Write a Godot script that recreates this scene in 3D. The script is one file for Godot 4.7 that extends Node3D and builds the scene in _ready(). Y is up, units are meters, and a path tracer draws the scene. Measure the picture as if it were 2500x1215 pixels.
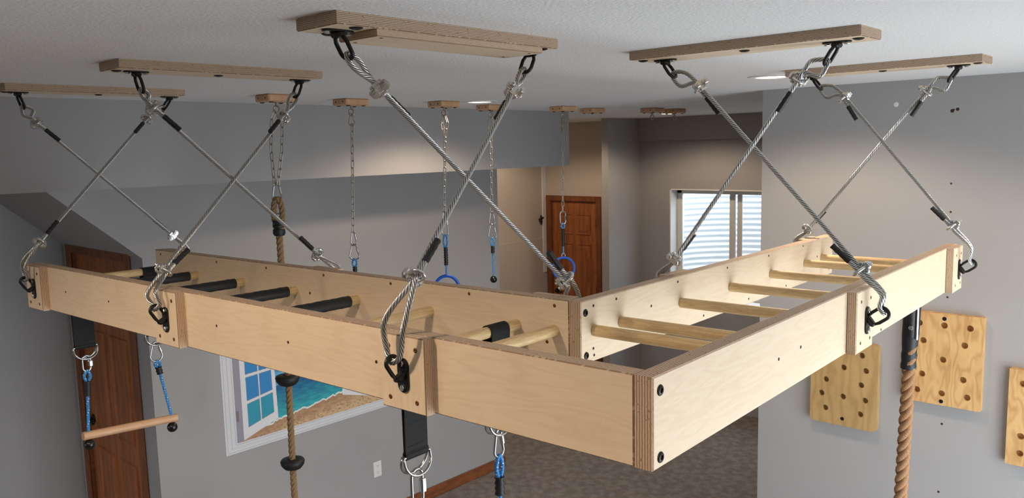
extends Node3D
# World: x = u (along arm two), z = -v (arm one runs along v), y up, metres, floor at 0.
const CEIL := 2.992
const H := 0.1625      # rail height
const T := 0.0377      # rail thickness
const PP := 0.4881     # inner face of arm-one back rail
const Q := 0.4893      # inner face of arm-two inner rail
const TB := 0.0258     # bracket block thickness
const W := 0.1364      # bracket block width
const ROPE := 0.0128   # wire rope diameter
var cam_pos := Vector3(0, 2.714, 0)
var taken := {}
var M := {}
var rng := RandomNumberGenerator.new()

const LAMP_COLOR := Color(1.0, 0.89, 0.77)
const LAMP_ENERGY := 1.12
const DAY_ENERGY := 8.2

func _ready():
	rng.seed = 7
	# ---- camera
	var cam := Camera3D.new()
	cam.name = "camera"
	add_child(cam)
	cam.fov = 34.1834
	cam.near = 0.05
	cam.far = 60.0
	cam.keep_aspect = Camera3D.KEEP_HEIGHT
	cam.transform = Transform3D(Basis(Vector3(0.676245, -0.024044, 0.736285), Vector3(0.107140, 0.992050, -0.066008), Vector3(-0.728845, 0.123523, 0.673445)).orthonormalized(), cam_pos)
	cam.current = true
	# ---- sky and exposure
	var env := Environment.new()
	env.background_mode = Environment.BG_SKY
	var sky := Sky.new()
	var sm := ProceduralSkyMaterial.new()
	sm.sky_top_color = rgb(190, 205, 222)
	sm.sky_horizon_color = rgb(214, 222, 230)
	sm.ground_bottom_color = rgb(120, 116, 110)
	sm.ground_horizon_color = rgb(190, 190, 186)
	sm.sky_energy_multiplier = 3.2
	sm.ground_energy_multiplier = 1.2
	sm.sun_angle_max = 0.0
	sky.sky_material = sm
	env.sky = sky
	env.tonemap_mode = Environment.TONE_MAPPER_LINEAR
	env.tonemap_exposure = 1.0
	env.sdfgi_enabled = true
	env.ssao_enabled = true
	env.ssil_enabled = true
	var we := WorldEnvironment.new()
	we.name = "environment"
	we.environment = env
	add_child(we)
	# ---- daylight entering by the patio door behind the camera
	var day := AreaLight3D.new()
	day.name = "patio_daylight"
	add_child(day)
	day.area_size = Vector2(2.2, 1.95)
	day.light_color = Color(0.93, 0.97, 1.0)
	day.light_energy = DAY_ENERGY
	day.area_range = 20.0
	day.shadow_enabled = true
	day.position = P(2.6, -0.70, 1.05)
	day.rotation_degrees = Vector3.ZERO
	# ---- room, then the things in it
	make_materials()
	build_room()
	for q in [[3.45, 3.42, "round recessed light above the small wooden eye blocks"], [3.36, 1.56, "round recessed light beside the ceiling boards over the short arm"], [6.42, 3.97, "round recessed light towards the basement window"], [0.2, 1.56, "round recessed light over the long arm's outer rail"], [-0.3, 2.55, "round recessed light before the stair nook"], [6.3, 5.55, "round recessed light in the hall by the brown door"], [0.2, -0.3, "round recessed light over the open floor beside the frame"], [3.4, -0.3, "round recessed light by the patio door"]]:
		recessed_light(q[0], q[1], q[2])
	build_ladder()
	mount_board("C3", "thick birch ceiling board with a second board screwed below it", 0.9754, 1.660, 1.3555, 1.498, 0.0265, false, 1.028, 1.632, P(1.129, 1.426, 2.852), P(1.54, 1.41, 2.855), [[1.036, 1.375], [1.041, 1.48], [1.62, 1.375], [1.62, 1.48]], true)
	mount_board("C1", "birch ceiling board over the middle of the long ladder arm", 0.9692, 1.6469, 2.3863, 2.5288, 0.0265, false, 1.046, 1.60, P(1.085, 2.448, 2.86), P(1.521, 2.44, 2.844), [[0.99, 2.46], [1.63, 2.46], [1.3, 2.45]], false)
	mount_board("C0", "birch ceiling board over the long arm's end, nearest the bulkhead", 0.952, 1.6206, 3.3471, 3.4896, 0.0265, false, 1.012, 1.585, P(1.064, 3.405, 2.851), P(1.478, 3.40, 2.874), [[0.97, 3.42], [1.3, 3.42]], false)
	mount_board("D1", "birch ceiling board over the middle of the short ladder arm", 2.0635, 2.206, 0.7344, 1.4101, 0.0265, true, 1.330, 0.820, P(2.135, 1.217, 2.876), P(2.135, 0.914, 2.875), [[2.1, 1.385], [2.115, 1.065], [2.11, 0.757]], false)
	mount_board("D2", "birch ceiling board over the short arm's end beside the grey wall", 3.124, 3.266, 0.7114, 1.40, 0.0265, true, 1.315, 0.800, P(3.195, 1.193, 2.873), P(3.195, 0.90, 2.878), [[3.16, 1.38], [3.18, 1.05], [3.16, 0.732]], false)
	var oa := LD(-1, 0, 0)
	var ob := LD(0, -1, 0)
	var lb := LD(0, 1, 0)
	var la := LD(1, 0, 0)
	cable("thick cable from the double ceiling board to the frame's inner corner", bear.C3n, bear.C3nw, P(1.129, 1.426, 2.852), 0.009, 5, P(1.619, 1.306, 2.375), 95, bear.B0, lb, 0.02, -oa)
	cable("cable from the double ceiling board to the long rail's corner-side bracket block", bear.C3f, bear.C3fw, P(1.54, 1.41, 2.855), 0.008, -15, P(1.080, 1.268, 2.458), 160, bear.F0, lb, 0.030, oa)
	cable("cable from the middle ceiling board to the long arm's back rail", bear.C1n, bear.C1nw, P(1.085, 2.448, 2.86), 0.009, 170, P(1.572, 2.355, 2.367), 170, bear.B1, lb, 0.018, -oa)
	cable("cable from the middle ceiling board to the long rail's middle bracket block", bear.C1f, bear.C1fw, P(1.521, 2.44, 2.844), 0.012, 190, P(1.031, 2.335, 2.381), 100, bear.F1, lb, 0.022, oa)
	cable("cable from the bulkhead-side ceiling board to the back rail's free end", bear.C0n, bear.C0nw, P(1.064, 3.405, 2.851), 0.020, 170, P(1.526, 3.359, 2.386), 0, bear.B2, lb, 0.015, -oa)
	cable("cable from the bulkhead-side ceiling board to the long rail's last bracket block", bear.C0f, bear.C0fw, P(1.478, 3.40, 2.874), 0.012, 180, P(0.990, 3.256, 2.417), 185, bear.F2, lb, 0.020, oa)
	cable("cable from the short arm's middle ceiling board to its outer bracket block", bear.D1n, bear.D1nw, P(2.14, 1.217, 2.876), 0.020, -30, P(2.169, 0.757, 2.372), -130, bear.O0, la, 0.010, ob)
	cable("cable from the short arm's middle ceiling board to its inner rail", bear.D1f, bear.D1fw, P(2.122, 0.914, 2.875), 0.024, 170, P(2.144, 1.298, 2.368), 15, bear.I0, la, 0.015, -ob)
	cable("cable from the wall-side ceiling board to the outer rail's last bracket block", bear.D2n, bear.D2nw, P(3.19, 1.193, 2.873), 0.024, -90, P(3.221, 0.805, 2.395), -130, bear.O1, la, 0.010, ob)
	cable("cable from the wall-side ceiling board to the inner rail's free end", bear.D2f, bear.D2fw, P(3.196, 0.90, 2.878), 0.026, 120, P(3.264, 1.349, 2.356), 10, bear.I1, la, 0.012, -ob)
	hanging_lines()
	straps_and_trapezes()
	thick_rope()
	peg_boards()
	beach_print()
	small_things()

# ---------------------------------------------------------------- mesh builder
class MB:
	var v := PackedVector3Array()
	var n := PackedVector3Array()
	var t := PackedVector2Array()
	var ix := PackedInt32Array()
	func tri(a, b, c, out, ua = Vector2.ZERO, ub = Vector2.ZERO, uc = Vector2.ZERO):
		var cr: Vector3 = (b - a).cross(c - a)
		if cr.length() < 1e-14: return
		var nn: Vector3 = cr.normalized()
		if nn.dot(out) > 0.0:
			var q = b; b = c; c = q
			var w = ub; ub = uc; uc = w
		else:
			nn = -nn
		var k := v.size()
		v.append(a); v.append(b); v.append(c)
		for i in 3: n.append(nn)
		t.append(ua); t.append(ub); t.append(uc)
		ix.append(k); ix.append(k + 1); ix.append(k + 2)
	func quad(a, b, c, d, out, ua = Vector2.ZERO, ub = Vector2.ZERO, uc = Vector2.ZERO, ud = Vector2.ZERO):
		tri(a, b, c, out, ua, ub, uc)
		tri(a, c, d, out, ua, uc, ud)
	# smooth grid of rows x cols points with normals
	func grid(p: Array, nn: Array, uv: Array = []):
		var r: int = p.size()
		var c: int = p[0].size()
		var k := v.size()
		for i in r:
			for j in c:
				v.append(p[i][j]); n.append(nn[i][j])
				t.append(uv[i][j] if uv else Vector2(float(j) / (c - 1), float(i) / (r - 1)))
		for i in r - 1:
			for j in c - 1:
				var a := k + i * c + j
				var b := a + 1
				var d := a + c
				var e := d + 1
				for q in [[a, b, e], [a, e, d]]:
					var cr: Vector3 = (v[q[1]] - v[q[0]]).cross(v[q[2]] - v[q[0]])
					var m: Vector3 = n[q[0]] + n[q[1]] + n[q[2]]
					if cr.length() < 1e-16: continue
					if cr.dot(m) > 0.0:
						ix.append(q[0]); ix.append(q[2]); ix.append(q[1])
					else:
						ix.append(q[0]); ix.append(q[1]); ix.append(q[2])
	func box(c: Vector3, s: Vector3, ch := 0.0, b := Basis.IDENTITY):
		var h := s * 0.5
		var cc := minf(ch, minf(h.x, minf(h.y, h.z)) * 0.95)
		for ax in 3:
			var u := (ax + 1) % 3
			var w := (ax + 2) % 3
			for sg in [-1.0, 1.0]:
				var q := []
				for k in [[-1, -1], [1, -1], [1, 1], [-1, 1]]:
					var p := Vector3.ZERO
					p[ax] = sg * h[ax]; p[u] = k[0] * (h[u] - cc); p[w] = k[1] * (h[w] - cc)
					q.append(p)
				var o := Vector3.ZERO
				o[ax] = sg
				var uvs := []
				for p in q: uvs.append(Vector2(p[u] + c[u], p[w] + c[w]))
				quad(c + b * q[0], c + b * q[1], c + b * q[2], c + b * q[3], b * o, uvs[0], uvs[1], uvs[2], uvs[3])
		if cc <= 0.0: return
		for ax in 3:
			var u := (ax + 1) % 3
			var w := (ax + 2) % 3
			for su in [-1.0, 1.0]:
				for sw in [-1.0, 1.0]:
					var q := []
					for k in [[-1, 0], [1, 0], [1, 1], [-1, 1]]:
						var p := Vector3.ZERO
						p[ax] = k[0] * (h[ax] - cc)
						p[u] = su * (h[u] if k[1] == 0 else h[u] - cc)
						p[w] = sw * (h[w] - cc if k[1] == 0 else h[w])
						q.append(c + b * p)
					var o := Vector3.ZERO
					o[u] = su; o[w] = sw
					quad(q[0], q[1], q[2], q[3], b * o)
		for sx in [-1.0, 1.0]:
			for sy in [-1.0, 1.0]:
				for sz in [-1.0, 1.0]:
					tri(c + b * Vector3(sx * h.x, sy * (h.y - cc), sz * (h.z - cc)), c + b * Vector3(sx * (h.x - cc), sy * h.y, sz * (h.z - cc)), c + b * Vector3(sx * (h.x - cc), sy * (h.y - cc), sz * h.z), b * Vector3(sx, sy, sz))
	func tube(pts: Array, r, sides := 8, closed := false, caps := true):
		var m := pts.size()
		var fr := frames(pts, closed)
		var p := []
		var nn := []
		var uv := []
		var len := 0.0
		for i in (m + 1 if closed else m):
			var k := i % m
			if i > 0: len += (pts[k] as Vector3).distance_to(pts[(i - 1) % m])
			var row := []
			var nr := []
			var ur := []
			var rad: float = r[k] if r is Array else r
			for j in sides + 1:
				var a := TAU * j / sides
				var d: Vector3 = fr[k][1] * cos(a) + fr[k][2] * sin(a)
				row.append(pts[k] + d * rad); nr.append(d); ur.append(Vector2(float(j) / sides, len))
			p.append(row); nn.append(nr); uv.append(ur)
		grid(p, nn, uv)
		if caps and not closed:
			for e in [0, m - 1]:
				var o: Vector3 = -fr[0][0] if e == 0 else fr[m - 1][0]
				for j in sides:
					tri(pts[e], p[e][j], p[e][j + 1], o)
	static func frames(pts: Array, closed := false) -> Array:
		var m := pts.size()
		var fr := []
		var x := Vector3.ZERO
		for i in m:
			var a: Vector3 = pts[(i - 1 + m) % m] if (closed or i > 0) else pts[0]
			var b: Vector3 = pts[(i + 1) % m] if (closed or i < m - 1) else pts[m - 1]
			var tg := (b - a).normalized()
			if i == 0:
				x = tg.cross(Vector3.UP)
				if x.length() < 0.05: x = tg.cross(Vector3.RIGHT)
			x = (x - tg * x.dot(tg)).normalized()
			fr.append([tg, x, tg.cross(x)])
		return fr
	# profile of Vector2(radius, height) turned about local y
	func lathe(prof: Array, segs := 20, at := Vector3.ZERO, b := Basis.IDENTITY, smooth := true):
		for i in prof.size() - 1:
			var p0: Vector2 = prof[i]
			var p1: Vector2 = prof[i + 1]
			var d := p1 - p0
			var nl := Vector2(d.y, -d.x).normalized()
			var n0 := nl
			var n1 := nl
			if smooth:
				if i > 0:
					var dp: Vector2 = p0 - prof[i - 1]
					var np := Vector2(dp.y, -dp.x).normalized()
					if np.dot(nl) > 0.6: n0 = (np + nl).normalized()
				if i < prof.size() - 2:
					var dn: Vector2 = prof[i + 2] - p1
					var nx := Vector2(dn.y, -dn.x).normalized()
					if nx.dot(nl) > 0.6: n1 = (nx + nl).normalized()
			var pr := [[], []]
			var nr := [[], []]
			for j in segs + 1:
				var a := TAU * j / segs
				var c := Vector3(cos(a), 0, sin(a))
				pr[0].append(at + b * (c * p0.x + Vector3(0, p0.y, 0))); nr[0].append(b * (c * n0.x + Vector3(0, n0.y, 0)))
				pr[1].append(at + b * (c * p1.x + Vector3(0, p1.y, 0))); nr[1].append(b * (c * n1.x + Vector3(0, n1.y, 0)))
			grid(pr, nr)
	func hexnut(at: Vector3, b: Basis, r: float, h: float, hole := 0.0):
		for j in 6:
			var a0 := TAU * j / 6
			var a1 := TAU * (j + 1) / 6
			var c0 := Vector3(cos(a0), 0, sin(a0)) * r
			var c1 := Vector3(cos(a1), 0, sin(a1)) * r
			var up := Vector3(0, h, 0)
			var ch := Vector3(0, h * 0.82, 0)
			quad(at + b * c0, at + b * c1, at + b * (c1 + ch), at + b * (c0 + ch), b * (c0 + c1))
			quad(at + b * (c0 + ch), at + b * (c1 + ch), at + b * (c1 * 0.88 + up), at + b * (c0 * 0.88 + up), b * (c0 + c1 + up * 50))
			tri(at + b * up, at + b * (c0 * 0.88 + up), at + b * (c1 * 0.88 + up), b * up)
			tri(at, at + b * c0, at + b * c1, b * -up)
	func arrays() -> Array:
		var a := []
		a.resize(Mesh.ARRAY_MAX)
		a[Mesh.ARRAY_VERTEX] = v; a[Mesh.ARRAY_NORMAL] = n; a[Mesh.ARRAY_TEX_UV] = t; a[Mesh.ARRAY_INDEX] = ix
		return a
	func mesh() -> ArrayMesh:
		var m := ArrayMesh.new()
		if v.size() > 0: m.add_surface_from_arrays(Mesh.PRIMITIVE_TRIANGLES, arrays())
		return m

# ---------------------------------------------------------------- node helpers
func P(u: float, v: float, y: float) -> Vector3: return Vector3(u, y, -v)
func numbered(n: String) -> String:
	taken[n] = taken.get(n, -1) + 1
	return n if taken[n] == 0 else "%s_%03d" % [n, taken[n]]
func thing(called: String, label: String, category: String, at := Vector3.ZERO, group := "", basis := Basis.IDENTITY) -> Node3D:
	var o := Node3D.new()
	o.name = numbered(called)
	add_child(o, true)
	o.transform = Transform3D(basis, at)
	tag(o, label, category, group)
	return o
func tag(o, label: String, category: String, group := ""):
	o.set_meta("label", label)
	if category: o.set_meta("category", category)
	if group: o.set_meta("group", group)
	return o
func obj(called: String, m, mat, parent = self, at := Vector3.ZERO, basis := Basis.IDENTITY) -> MeshInstance3D:
	var o := MeshInstance3D.new()
	o.mesh = m.mesh() if m is MB else m
	if mat is Array:
		for i in mat.size(): o.mesh.surface_set_material(i, mat[i])
	elif mat:
		o.material_override = mat
	o.name = numbered(called) if parent == self else called
	parent.add_child(o, true)
	o.transform = Transform3D(basis, at)
	return o
func struct(called: String, m, mat, label := "", at := Vector3.ZERO) -> MeshInstance3D:
	var o := obj(called, m, mat, self, at)
	o.set_meta("kind", "structure")
	if label: o.set_meta("label", label)
	return o
func bx(c: Vector3, s: Vector3, ch := 0.0) -> MB:
	var m := MB.new()
	m.box(c, s, ch)
	return m
func uvy(u0, u1, v0, v1, y0, y1, ch := 0.0) -> MB:   # box by room coordinates
	return bx(P((u0 + u1) / 2.0, (v0 + v1) / 2.0, (y0 + y1) / 2.0), Vector3(abs(u1 - u0), abs(y1 - y0), abs(v1 - v0)), ch)
func aim(y: Vector3, hint := Vector3.UP) -> Basis:   # basis whose y axis is the given direction
	var yy := y.normalized()
	var x := yy.cross(hint)
	if x.length() < 0.02: x = yy.cross(Vector3.RIGHT)
	x = x.normalized()
	return Basis(x, yy, x.cross(yy))
func spline(pts: Array, step: float) -> Array:
	var out := []
	for i in pts.size() - 1:
		var p0: Vector3 = pts[maxi(i - 1, 0)]
		var p1: Vector3 = pts[i]
		var p2: Vector3 = pts[i + 1]
		var p3: Vector3 = pts[mini(i + 2, pts.size() - 1)]
		var d := p1.distance_to(p2)
		var m1 := (p2 - p0) * (d / maxf(p0.distance_to(p1) + d, 1e-6)) if i > 0 else (p2 - p1)
		var m2 := (p3 - p1) * (d / maxf(p2.distance_to(p3) + d, 1e-6)) if i < pts.size() - 2 else (p2 - p1)
		var k := maxi(1, int(ceil(d / step)))
		for j in k:
			var s := float(j) / k
			var s2 := s * s
			var s3 := s2 * s
			out.append(p1 * (2 * s3 - 3 * s2 + 1) + m1 * (s3 - 2 * s2 + s) + p2 * (-2 * s3 + 3 * s2) + m2 * (s3 - s2))
	out.append(pts[-1])
	return out
# laid rope: strands wound round a centre line
func laid(m: MB, pts: Array, strands: int, big_r: float, small_r: float, lay: float, sides := 6, hand := 1.0):
	var fr := MB.frames(pts)
	var s := [0.0]
	for i in range(1, pts.size()): s.append(s[-1] + (pts[i] as Vector3).distance_to(pts[i - 1]))
	for k in strands:
		var line := []
		for i in pts.size():
			var a: float = hand * TAU * s[i] / lay + TAU * k / strands
			line.append(pts[i] + (fr[i][1] * cos(a) + fr[i][2] * sin(a)) * big_r)
		m.tube(line, small_r, sides)
func arc(c: Vector3, x: Vector3, y: Vector3, a0: float, a1: float, k: int) -> Array:
	var o := []
	for i in k + 1:
		var a := deg_to_rad(lerpf(a0, a1, float(i) / k))
		o.append(c + x * cos(a) + y * sin(a))
	return o

# ---------------------------------------------------------------- textures and materials
func rgb(r, g, b) -> Color: return Color(r / 255.0, g / 255.0, b / 255.0)
func noise(seed: int, freq: float, oct := 3) -> FastNoiseLite:
	var f := FastNoiseLite.new()
	f.seed = seed; f.frequency = freq; f.noise_type = FastNoiseLite.TYPE_SIMPLEX; f.fractal_octaves = oct
	return f
func mat(c: Color, rough := 0.8, metal := 0.0) -> StandardMaterial3D:
	var m := StandardMaterial3D.new()
	m.albedo_color = c; m.roughness = rough; m.metallic = metal
	return m
func tex(img: Image) -> ImageTexture:
	img.generate_mipmaps()
	return ImageTexture.create_from_image(img)
func bump(seed: int, freq: float, size: int, strength: float, oct := 4) -> Texture2D:
	var f := noise(seed, freq, oct)
	var img := f.get_seamless_image(size, size)
	img.convert(Image.FORMAT_RGBA8)
	img.bump_map_to_normal_map(strength)
	return tex(img)
func wood_image(w: int, h: int, light: Color, dark: Color, seed: int, rings: float, warp: float, contrast: float, fine: float, pores: float, mirror := true) -> Image:
	# grain runs along the image's width; flame figure from a warped distance field
	var img := Image.create(w, h, false, Image.FORMAT_RGB8)
	var nw := noise(seed, 1.0, 3)
	var nf := noise(seed + 5, 1.0, 2)
	var np := noise(seed + 9, 1.0, 1)
	for y in h:
		var fy := float(y) / h
		for x in w:
			var fx := float(x) / w
			# mirrored coordinates keep the tile's borders joined
			var mx := absf(fx * 2.0 - 1.0) if mirror else fx * 2.0
			var my := absf(fy * 2.0 - 1.0) if mirror else fy * 2.0
			var d := my * rings + warp * nw.get_noise_2d(mx * 0.55, my * 1.9)
			var g := 0.5 + 0.5 * sin(d * TAU)
			g = pow(g, 1.6) * contrast + (nf.get_noise_2d(mx * 9.0, my * 160.0) * 0.5 + 0.5) * fine
			g += (nw.get_noise_2d(mx * 1.3 + 40.0, my * 1.1) * 0.5) * contrast
			if pores > 0.0:
				var q := np.get_noise_2d(mx * 42.0 + 7.0, my * 300.0)
				if q > 0.86: g += pores
			img.set_pixel(x, y, light.lerp(dark, clampf(g, 0.0, 1.0)))
	return img
func turned(img: Image) -> Image:
	img.rotate_90(CLOCKWISE)
	return img
func ply_image(plies: int, light: Color, dark: Color, glue: Color, seed: int) -> Image:
	# edge of plywood: layers stacked across the height, grain along the width
	var w := 512
	var h := plies * 16
	var img := Image.create(w, h, false, Image.FORMAT_RGB8)
	var nf := noise(seed, 1.0, 3)
	for y in h:
		var k := y / 16
		var f := float(y % 16) / 16.0
		for x in w:
			var mx := absf(float(x) / w * 2.0 - 1.0)
			var wob := nf.get_noise_2d(mx * 6.0, k * 7.0) * 0.10
			var c := light if k % 2 == 0 else dark
			var s := nf.get_noise_2d(mx * 25.0 + k * 13.0, y * 1.1)
			c = c.lerp(dark if k % 2 == 0 else light, clampf(0.06 + s * 0.35, 0.0, 0.5))
			if f + wob < 0.16 or f + wob > 0.94: c = c.lerp(glue, 0.72)
			if nf.get_noise_2d(mx * 7.0 + 31.0, k * 3.7) > 0.66 and f > 0.3 and f < 0.8: c = c.lerp(glue, 0.8)
			img.set_pixel(x, y, c)
	return img
func textured(img: Image, rough: float, scale := Vector3.ONE, triplanar := false) -> StandardMaterial3D:
	var m := mat(Color.WHITE, rough)
	m.albedo_texture = tex(img)
	m.uv1_scale = scale
	m.uv1_triplanar = triplanar
	m.texture_filter = BaseMaterial3D.TEXTURE_FILTER_LINEAR_WITH_MIPMAPS_ANISOTROPIC
	return m
func make_materials():
	# painted walls and ceiling with roller and knock-down relief
	for d in [["wall", rgb(162, 161, 161), 0.75, 0.010], ["beige", rgb(192, 182, 170), 0.8, 0.010], ["ceiling", rgb(228, 229, 230), 0.9, 0.05], ["white", rgb(226, 226, 224), 0.5, 0.0]]:
		var m := mat(d[1], d[2])
		if d[3] > 0.0:
			m.normal_enabled = true
			m.normal_texture = bump(11 if d[0] == "ceiling" else 12, 0.035 if d[0] == "ceiling" else 0.05, 512, 5.0 if d[0] == "ceiling" else 3.0)
			m.normal_scale = 0.42 if d[0] == "ceiling" else 0.15
			m.uv1_triplanar = true; m.uv1_world_triplanar = true
			m.uv1_scale = Vector3.ONE * (3.4 if d[0] == "ceiling" else 3.0)
		M[d[0]] = m
	# carpet: mottled loop pile
	var ci := Image.create(512, 512, false, Image.FORMAT_RGB8)
	var nl := noise(21, 0.012, 3).get_seamless_image(512, 512)
	var nh := noise(22, 0.16, 3).get_seamless_image(512, 512)
	for y in 512:
		for x in 512:
			var g: float = 0.62 * nh.get_pixel(x, y).r + 0.38 * nl.get_pixel(x, y).r
			ci.set_pixel(x, y, rgb(126, 117, 110).lerp(rgb(178, 169, 160), clampf((g - 0.28) * 2.0, 0.0, 1.0)))
	M.carpet = textured(ci, 1.0, Vector3.ONE * 1.5, true)
	M.carpet.uv1_world_triplanar = true
	M.carpet.normal_enabled = true
	M.carpet.normal_texture = bump(23, 0.2, 512, 8.0)
	# birch plywood
	M.birch = textured(wood_image(1024, 512, rgb(231, 212, 184), rgb(196, 166, 130), 31, 1.6, 2.6, 0.13, 0.16, 0.16), 0.55, Vector3(1.2, 2.4, 1))
	M.birch.clearcoat_enabled = true; M.birch.clearcoat = 0.15; M.birch.clearcoat_roughness = 0.45
	M.edge = textured(ply_image(13, rgb(218, 198, 174), rgb(156, 128, 104), rgb(112, 84, 64), 41), 0.75)
	M.edge7 = textured(ply_image(9, rgb(226, 206, 180), rgb(180, 150, 122), rgb(126, 96, 74), 43), 0.75)
	M.dowel = textured(wood_image(512, 128, rgb(226, 198, 150), rgb(190, 154, 104), 51, 1.0, 1.2, 0.35, 0.4, 0.2), 0.5, Vector3(3.0, 1.0, 1))
	M.beech = textured(wood_image(512, 128, rgb(210, 170, 132), rgb(178, 134, 100), 53, 1.0, 0.8, 0.3, 0.4, 0.2), 0.5)
	M.pine = textured(turned(wood_image(512, 512, rgb(216, 178, 122), rgb(158, 108, 60), 57, 3.0, 1.5, 0.30, 0.14, 0.0, false)), 0.6)
	M.fir = textured(turned(wood_image(512, 512, rgb(186, 154, 104), rgb(140, 108, 64), 58, 5.0, 0.7, 0.28, 0.2, 0.0, false)), 0.6)
	M.door = textured(wood_image(512, 512, rgb(176, 106, 56), rgb(114, 62, 28), 61, 4.0, 0.9, 0.35, 0.4, 0.0), 0.55, Vector3(0.8, 1.6, 1))
	M.door_trim = textured(wood_image(256, 256, rgb(146, 86, 44), rgb(100, 54, 26), 63, 4.0, 0.9, 0.4, 0.6, 0.0), 0.55)
	# metals
	M.steel = mat(rgb(206, 207, 206), 0.30, 1.0)
	M.dark_core = mat(rgb(16, 15, 15), 0.7)  # near-black core colour, sets off the gaps between strands
	M.zinc = mat(rgb(216, 217, 214), 0.27, 1.0)
	M.zinc.normal_enabled = true
	M.zinc.normal_texture = bump(71, 0.08, 256, 4.0)
	M.zinc.normal_scale = 0.12
	M.zinc.uv1_triplanar = true; M.zinc.uv1_scale = Vector3.ONE * 14.0
	M.chrome = mat(rgb(176, 177, 178), 0.24, 1.0)
	M.chain = mat(rgb(176, 170, 158), 0.35, 1.0)
	M.black_iron = mat(rgb(24, 24, 25), 0.4, 0.3)
	M.black_rubber = mat(rgb(20, 20, 21), 0.55)
	M.black_tape = mat(rgb(22, 22, 23), 0.42)
	M.black_tape.normal_enabled = true
	M.black_tape.normal_texture = bump(73, 0.06, 256, 6.0)
	M.black_tape.normal_scale = 0.8
	M.black_tape.uv1_triplanar = true; M.black_tape.uv1_scale = Vector3.ONE * 18.0
	M.webbing = mat(rgb(24, 24, 26), 0.85)
	M.brass = mat(rgb(120, 84, 46), 0.45, 0.7)
	M.hole_shade_and_dark_parts = mat(rgb(58, 40, 28), 0.6, 0.2)  # shade of holes and slots put in colour; shared with dark screws, ornament
	M.concrete = mat(rgb(150, 148, 142), 0.95)
	# ropes
	for d in [["jute", rgb(176, 136, 98), rgb(116, 82, 56)], ["hemp", rgb(166, 136, 98), rgb(92, 70, 46)]]:
		var ri := Image.create(128, 256, false, Image.FORMAT_RGB8)
		var rn := noise(81, 1.0, 2)
		for y in 256:
			for x in 128:
				var g := rn.get_noise_2d(x * 0.55, y * 0.06) * 0.5 + 0.5 + rn.get_noise_2d(x * 0.05 + 9.0, y * 0.05) * 0.3
				ri.set_pixel(x, y, (d[1] as Color).lerp(d[2], clampf(g - 0.1, 0.0, 1.0)))
		M[d[0]] = textured(ri, 0.95, Vector3(2, 12, 1))
	var bi := Image.create(64, 256, false, Image.FORMAT_RGB8)
	bi.fill(rgb(24, 112, 186))
	var bn := noise(83, 0.25, 1)
	for y in 256:
		for x in 64:
			var c := rgb(20, 104, 178).lerp(rgb(52, 150, 214), bn.get_noise_2d(x, y) * 0.5 + 0.5)
			if (y + x) % 64 < 14 and (x + y / 64 * 24) % 32 < 9: c = rgb(226, 236, 242)
			elif (y - x + 640) % 42 < 4: c = rgb(16, 70, 128)
			bi.set_pixel(x, y, c)
	M.blue_rope = textured(bi, 0.6, Vector3(1, 22, 1))
	M.blue_ring = mat(rgb(28, 84, 186), 0.4)
	# glass and light
	M.glass = mat(Color(0.96, 0.98, 0.99, 0.06), 0.0)
	M.glass.transparency = BaseMaterial3D.TRANSPARENCY_ALPHA
	M.lens = mat(rgb(255, 240, 220), 0.6)
	M.lens.emission_enabled = true
	M.lens.emission = rgb(255, 236, 208)
	M.lens.emission_energy_multiplier = 6.0
	M.galv = mat(rgb(226, 230, 232), 0.5, 0.35)
	M.galv.normal_enabled = true
	M.galv.normal_texture = bump(91, 0.03, 256, 3.0)
	M.galv.normal_scale = 0.4
	M.galv.uv1_triplanar = true; M.galv.uv1_scale = Vector3.ONE * 4.0
	M.vinyl = mat(rgb(216, 214, 206), 0.5)
	M.gravel = mat(rgb(206, 204, 198), 0.95)
	M.black_ball = mat(rgb(16, 16, 17), 0.25)
	M.beech_tri = M.beech.duplicate()
	M.beech_tri.uv1_triplanar = true
	M.beech_tri.uv1_scale = Vector3.ONE * 3.0
	for k in ["pine", "fir"]:
		var tm = M[k].duplicate()
		tm.uv1_triplanar = true
		tm.uv1_scale = Vector3.ONE * 2.0
		tm.uv1_offset = Vector3(0.37, 0.5, 0.21)
		M[k + "_tri"] = tm

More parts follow.
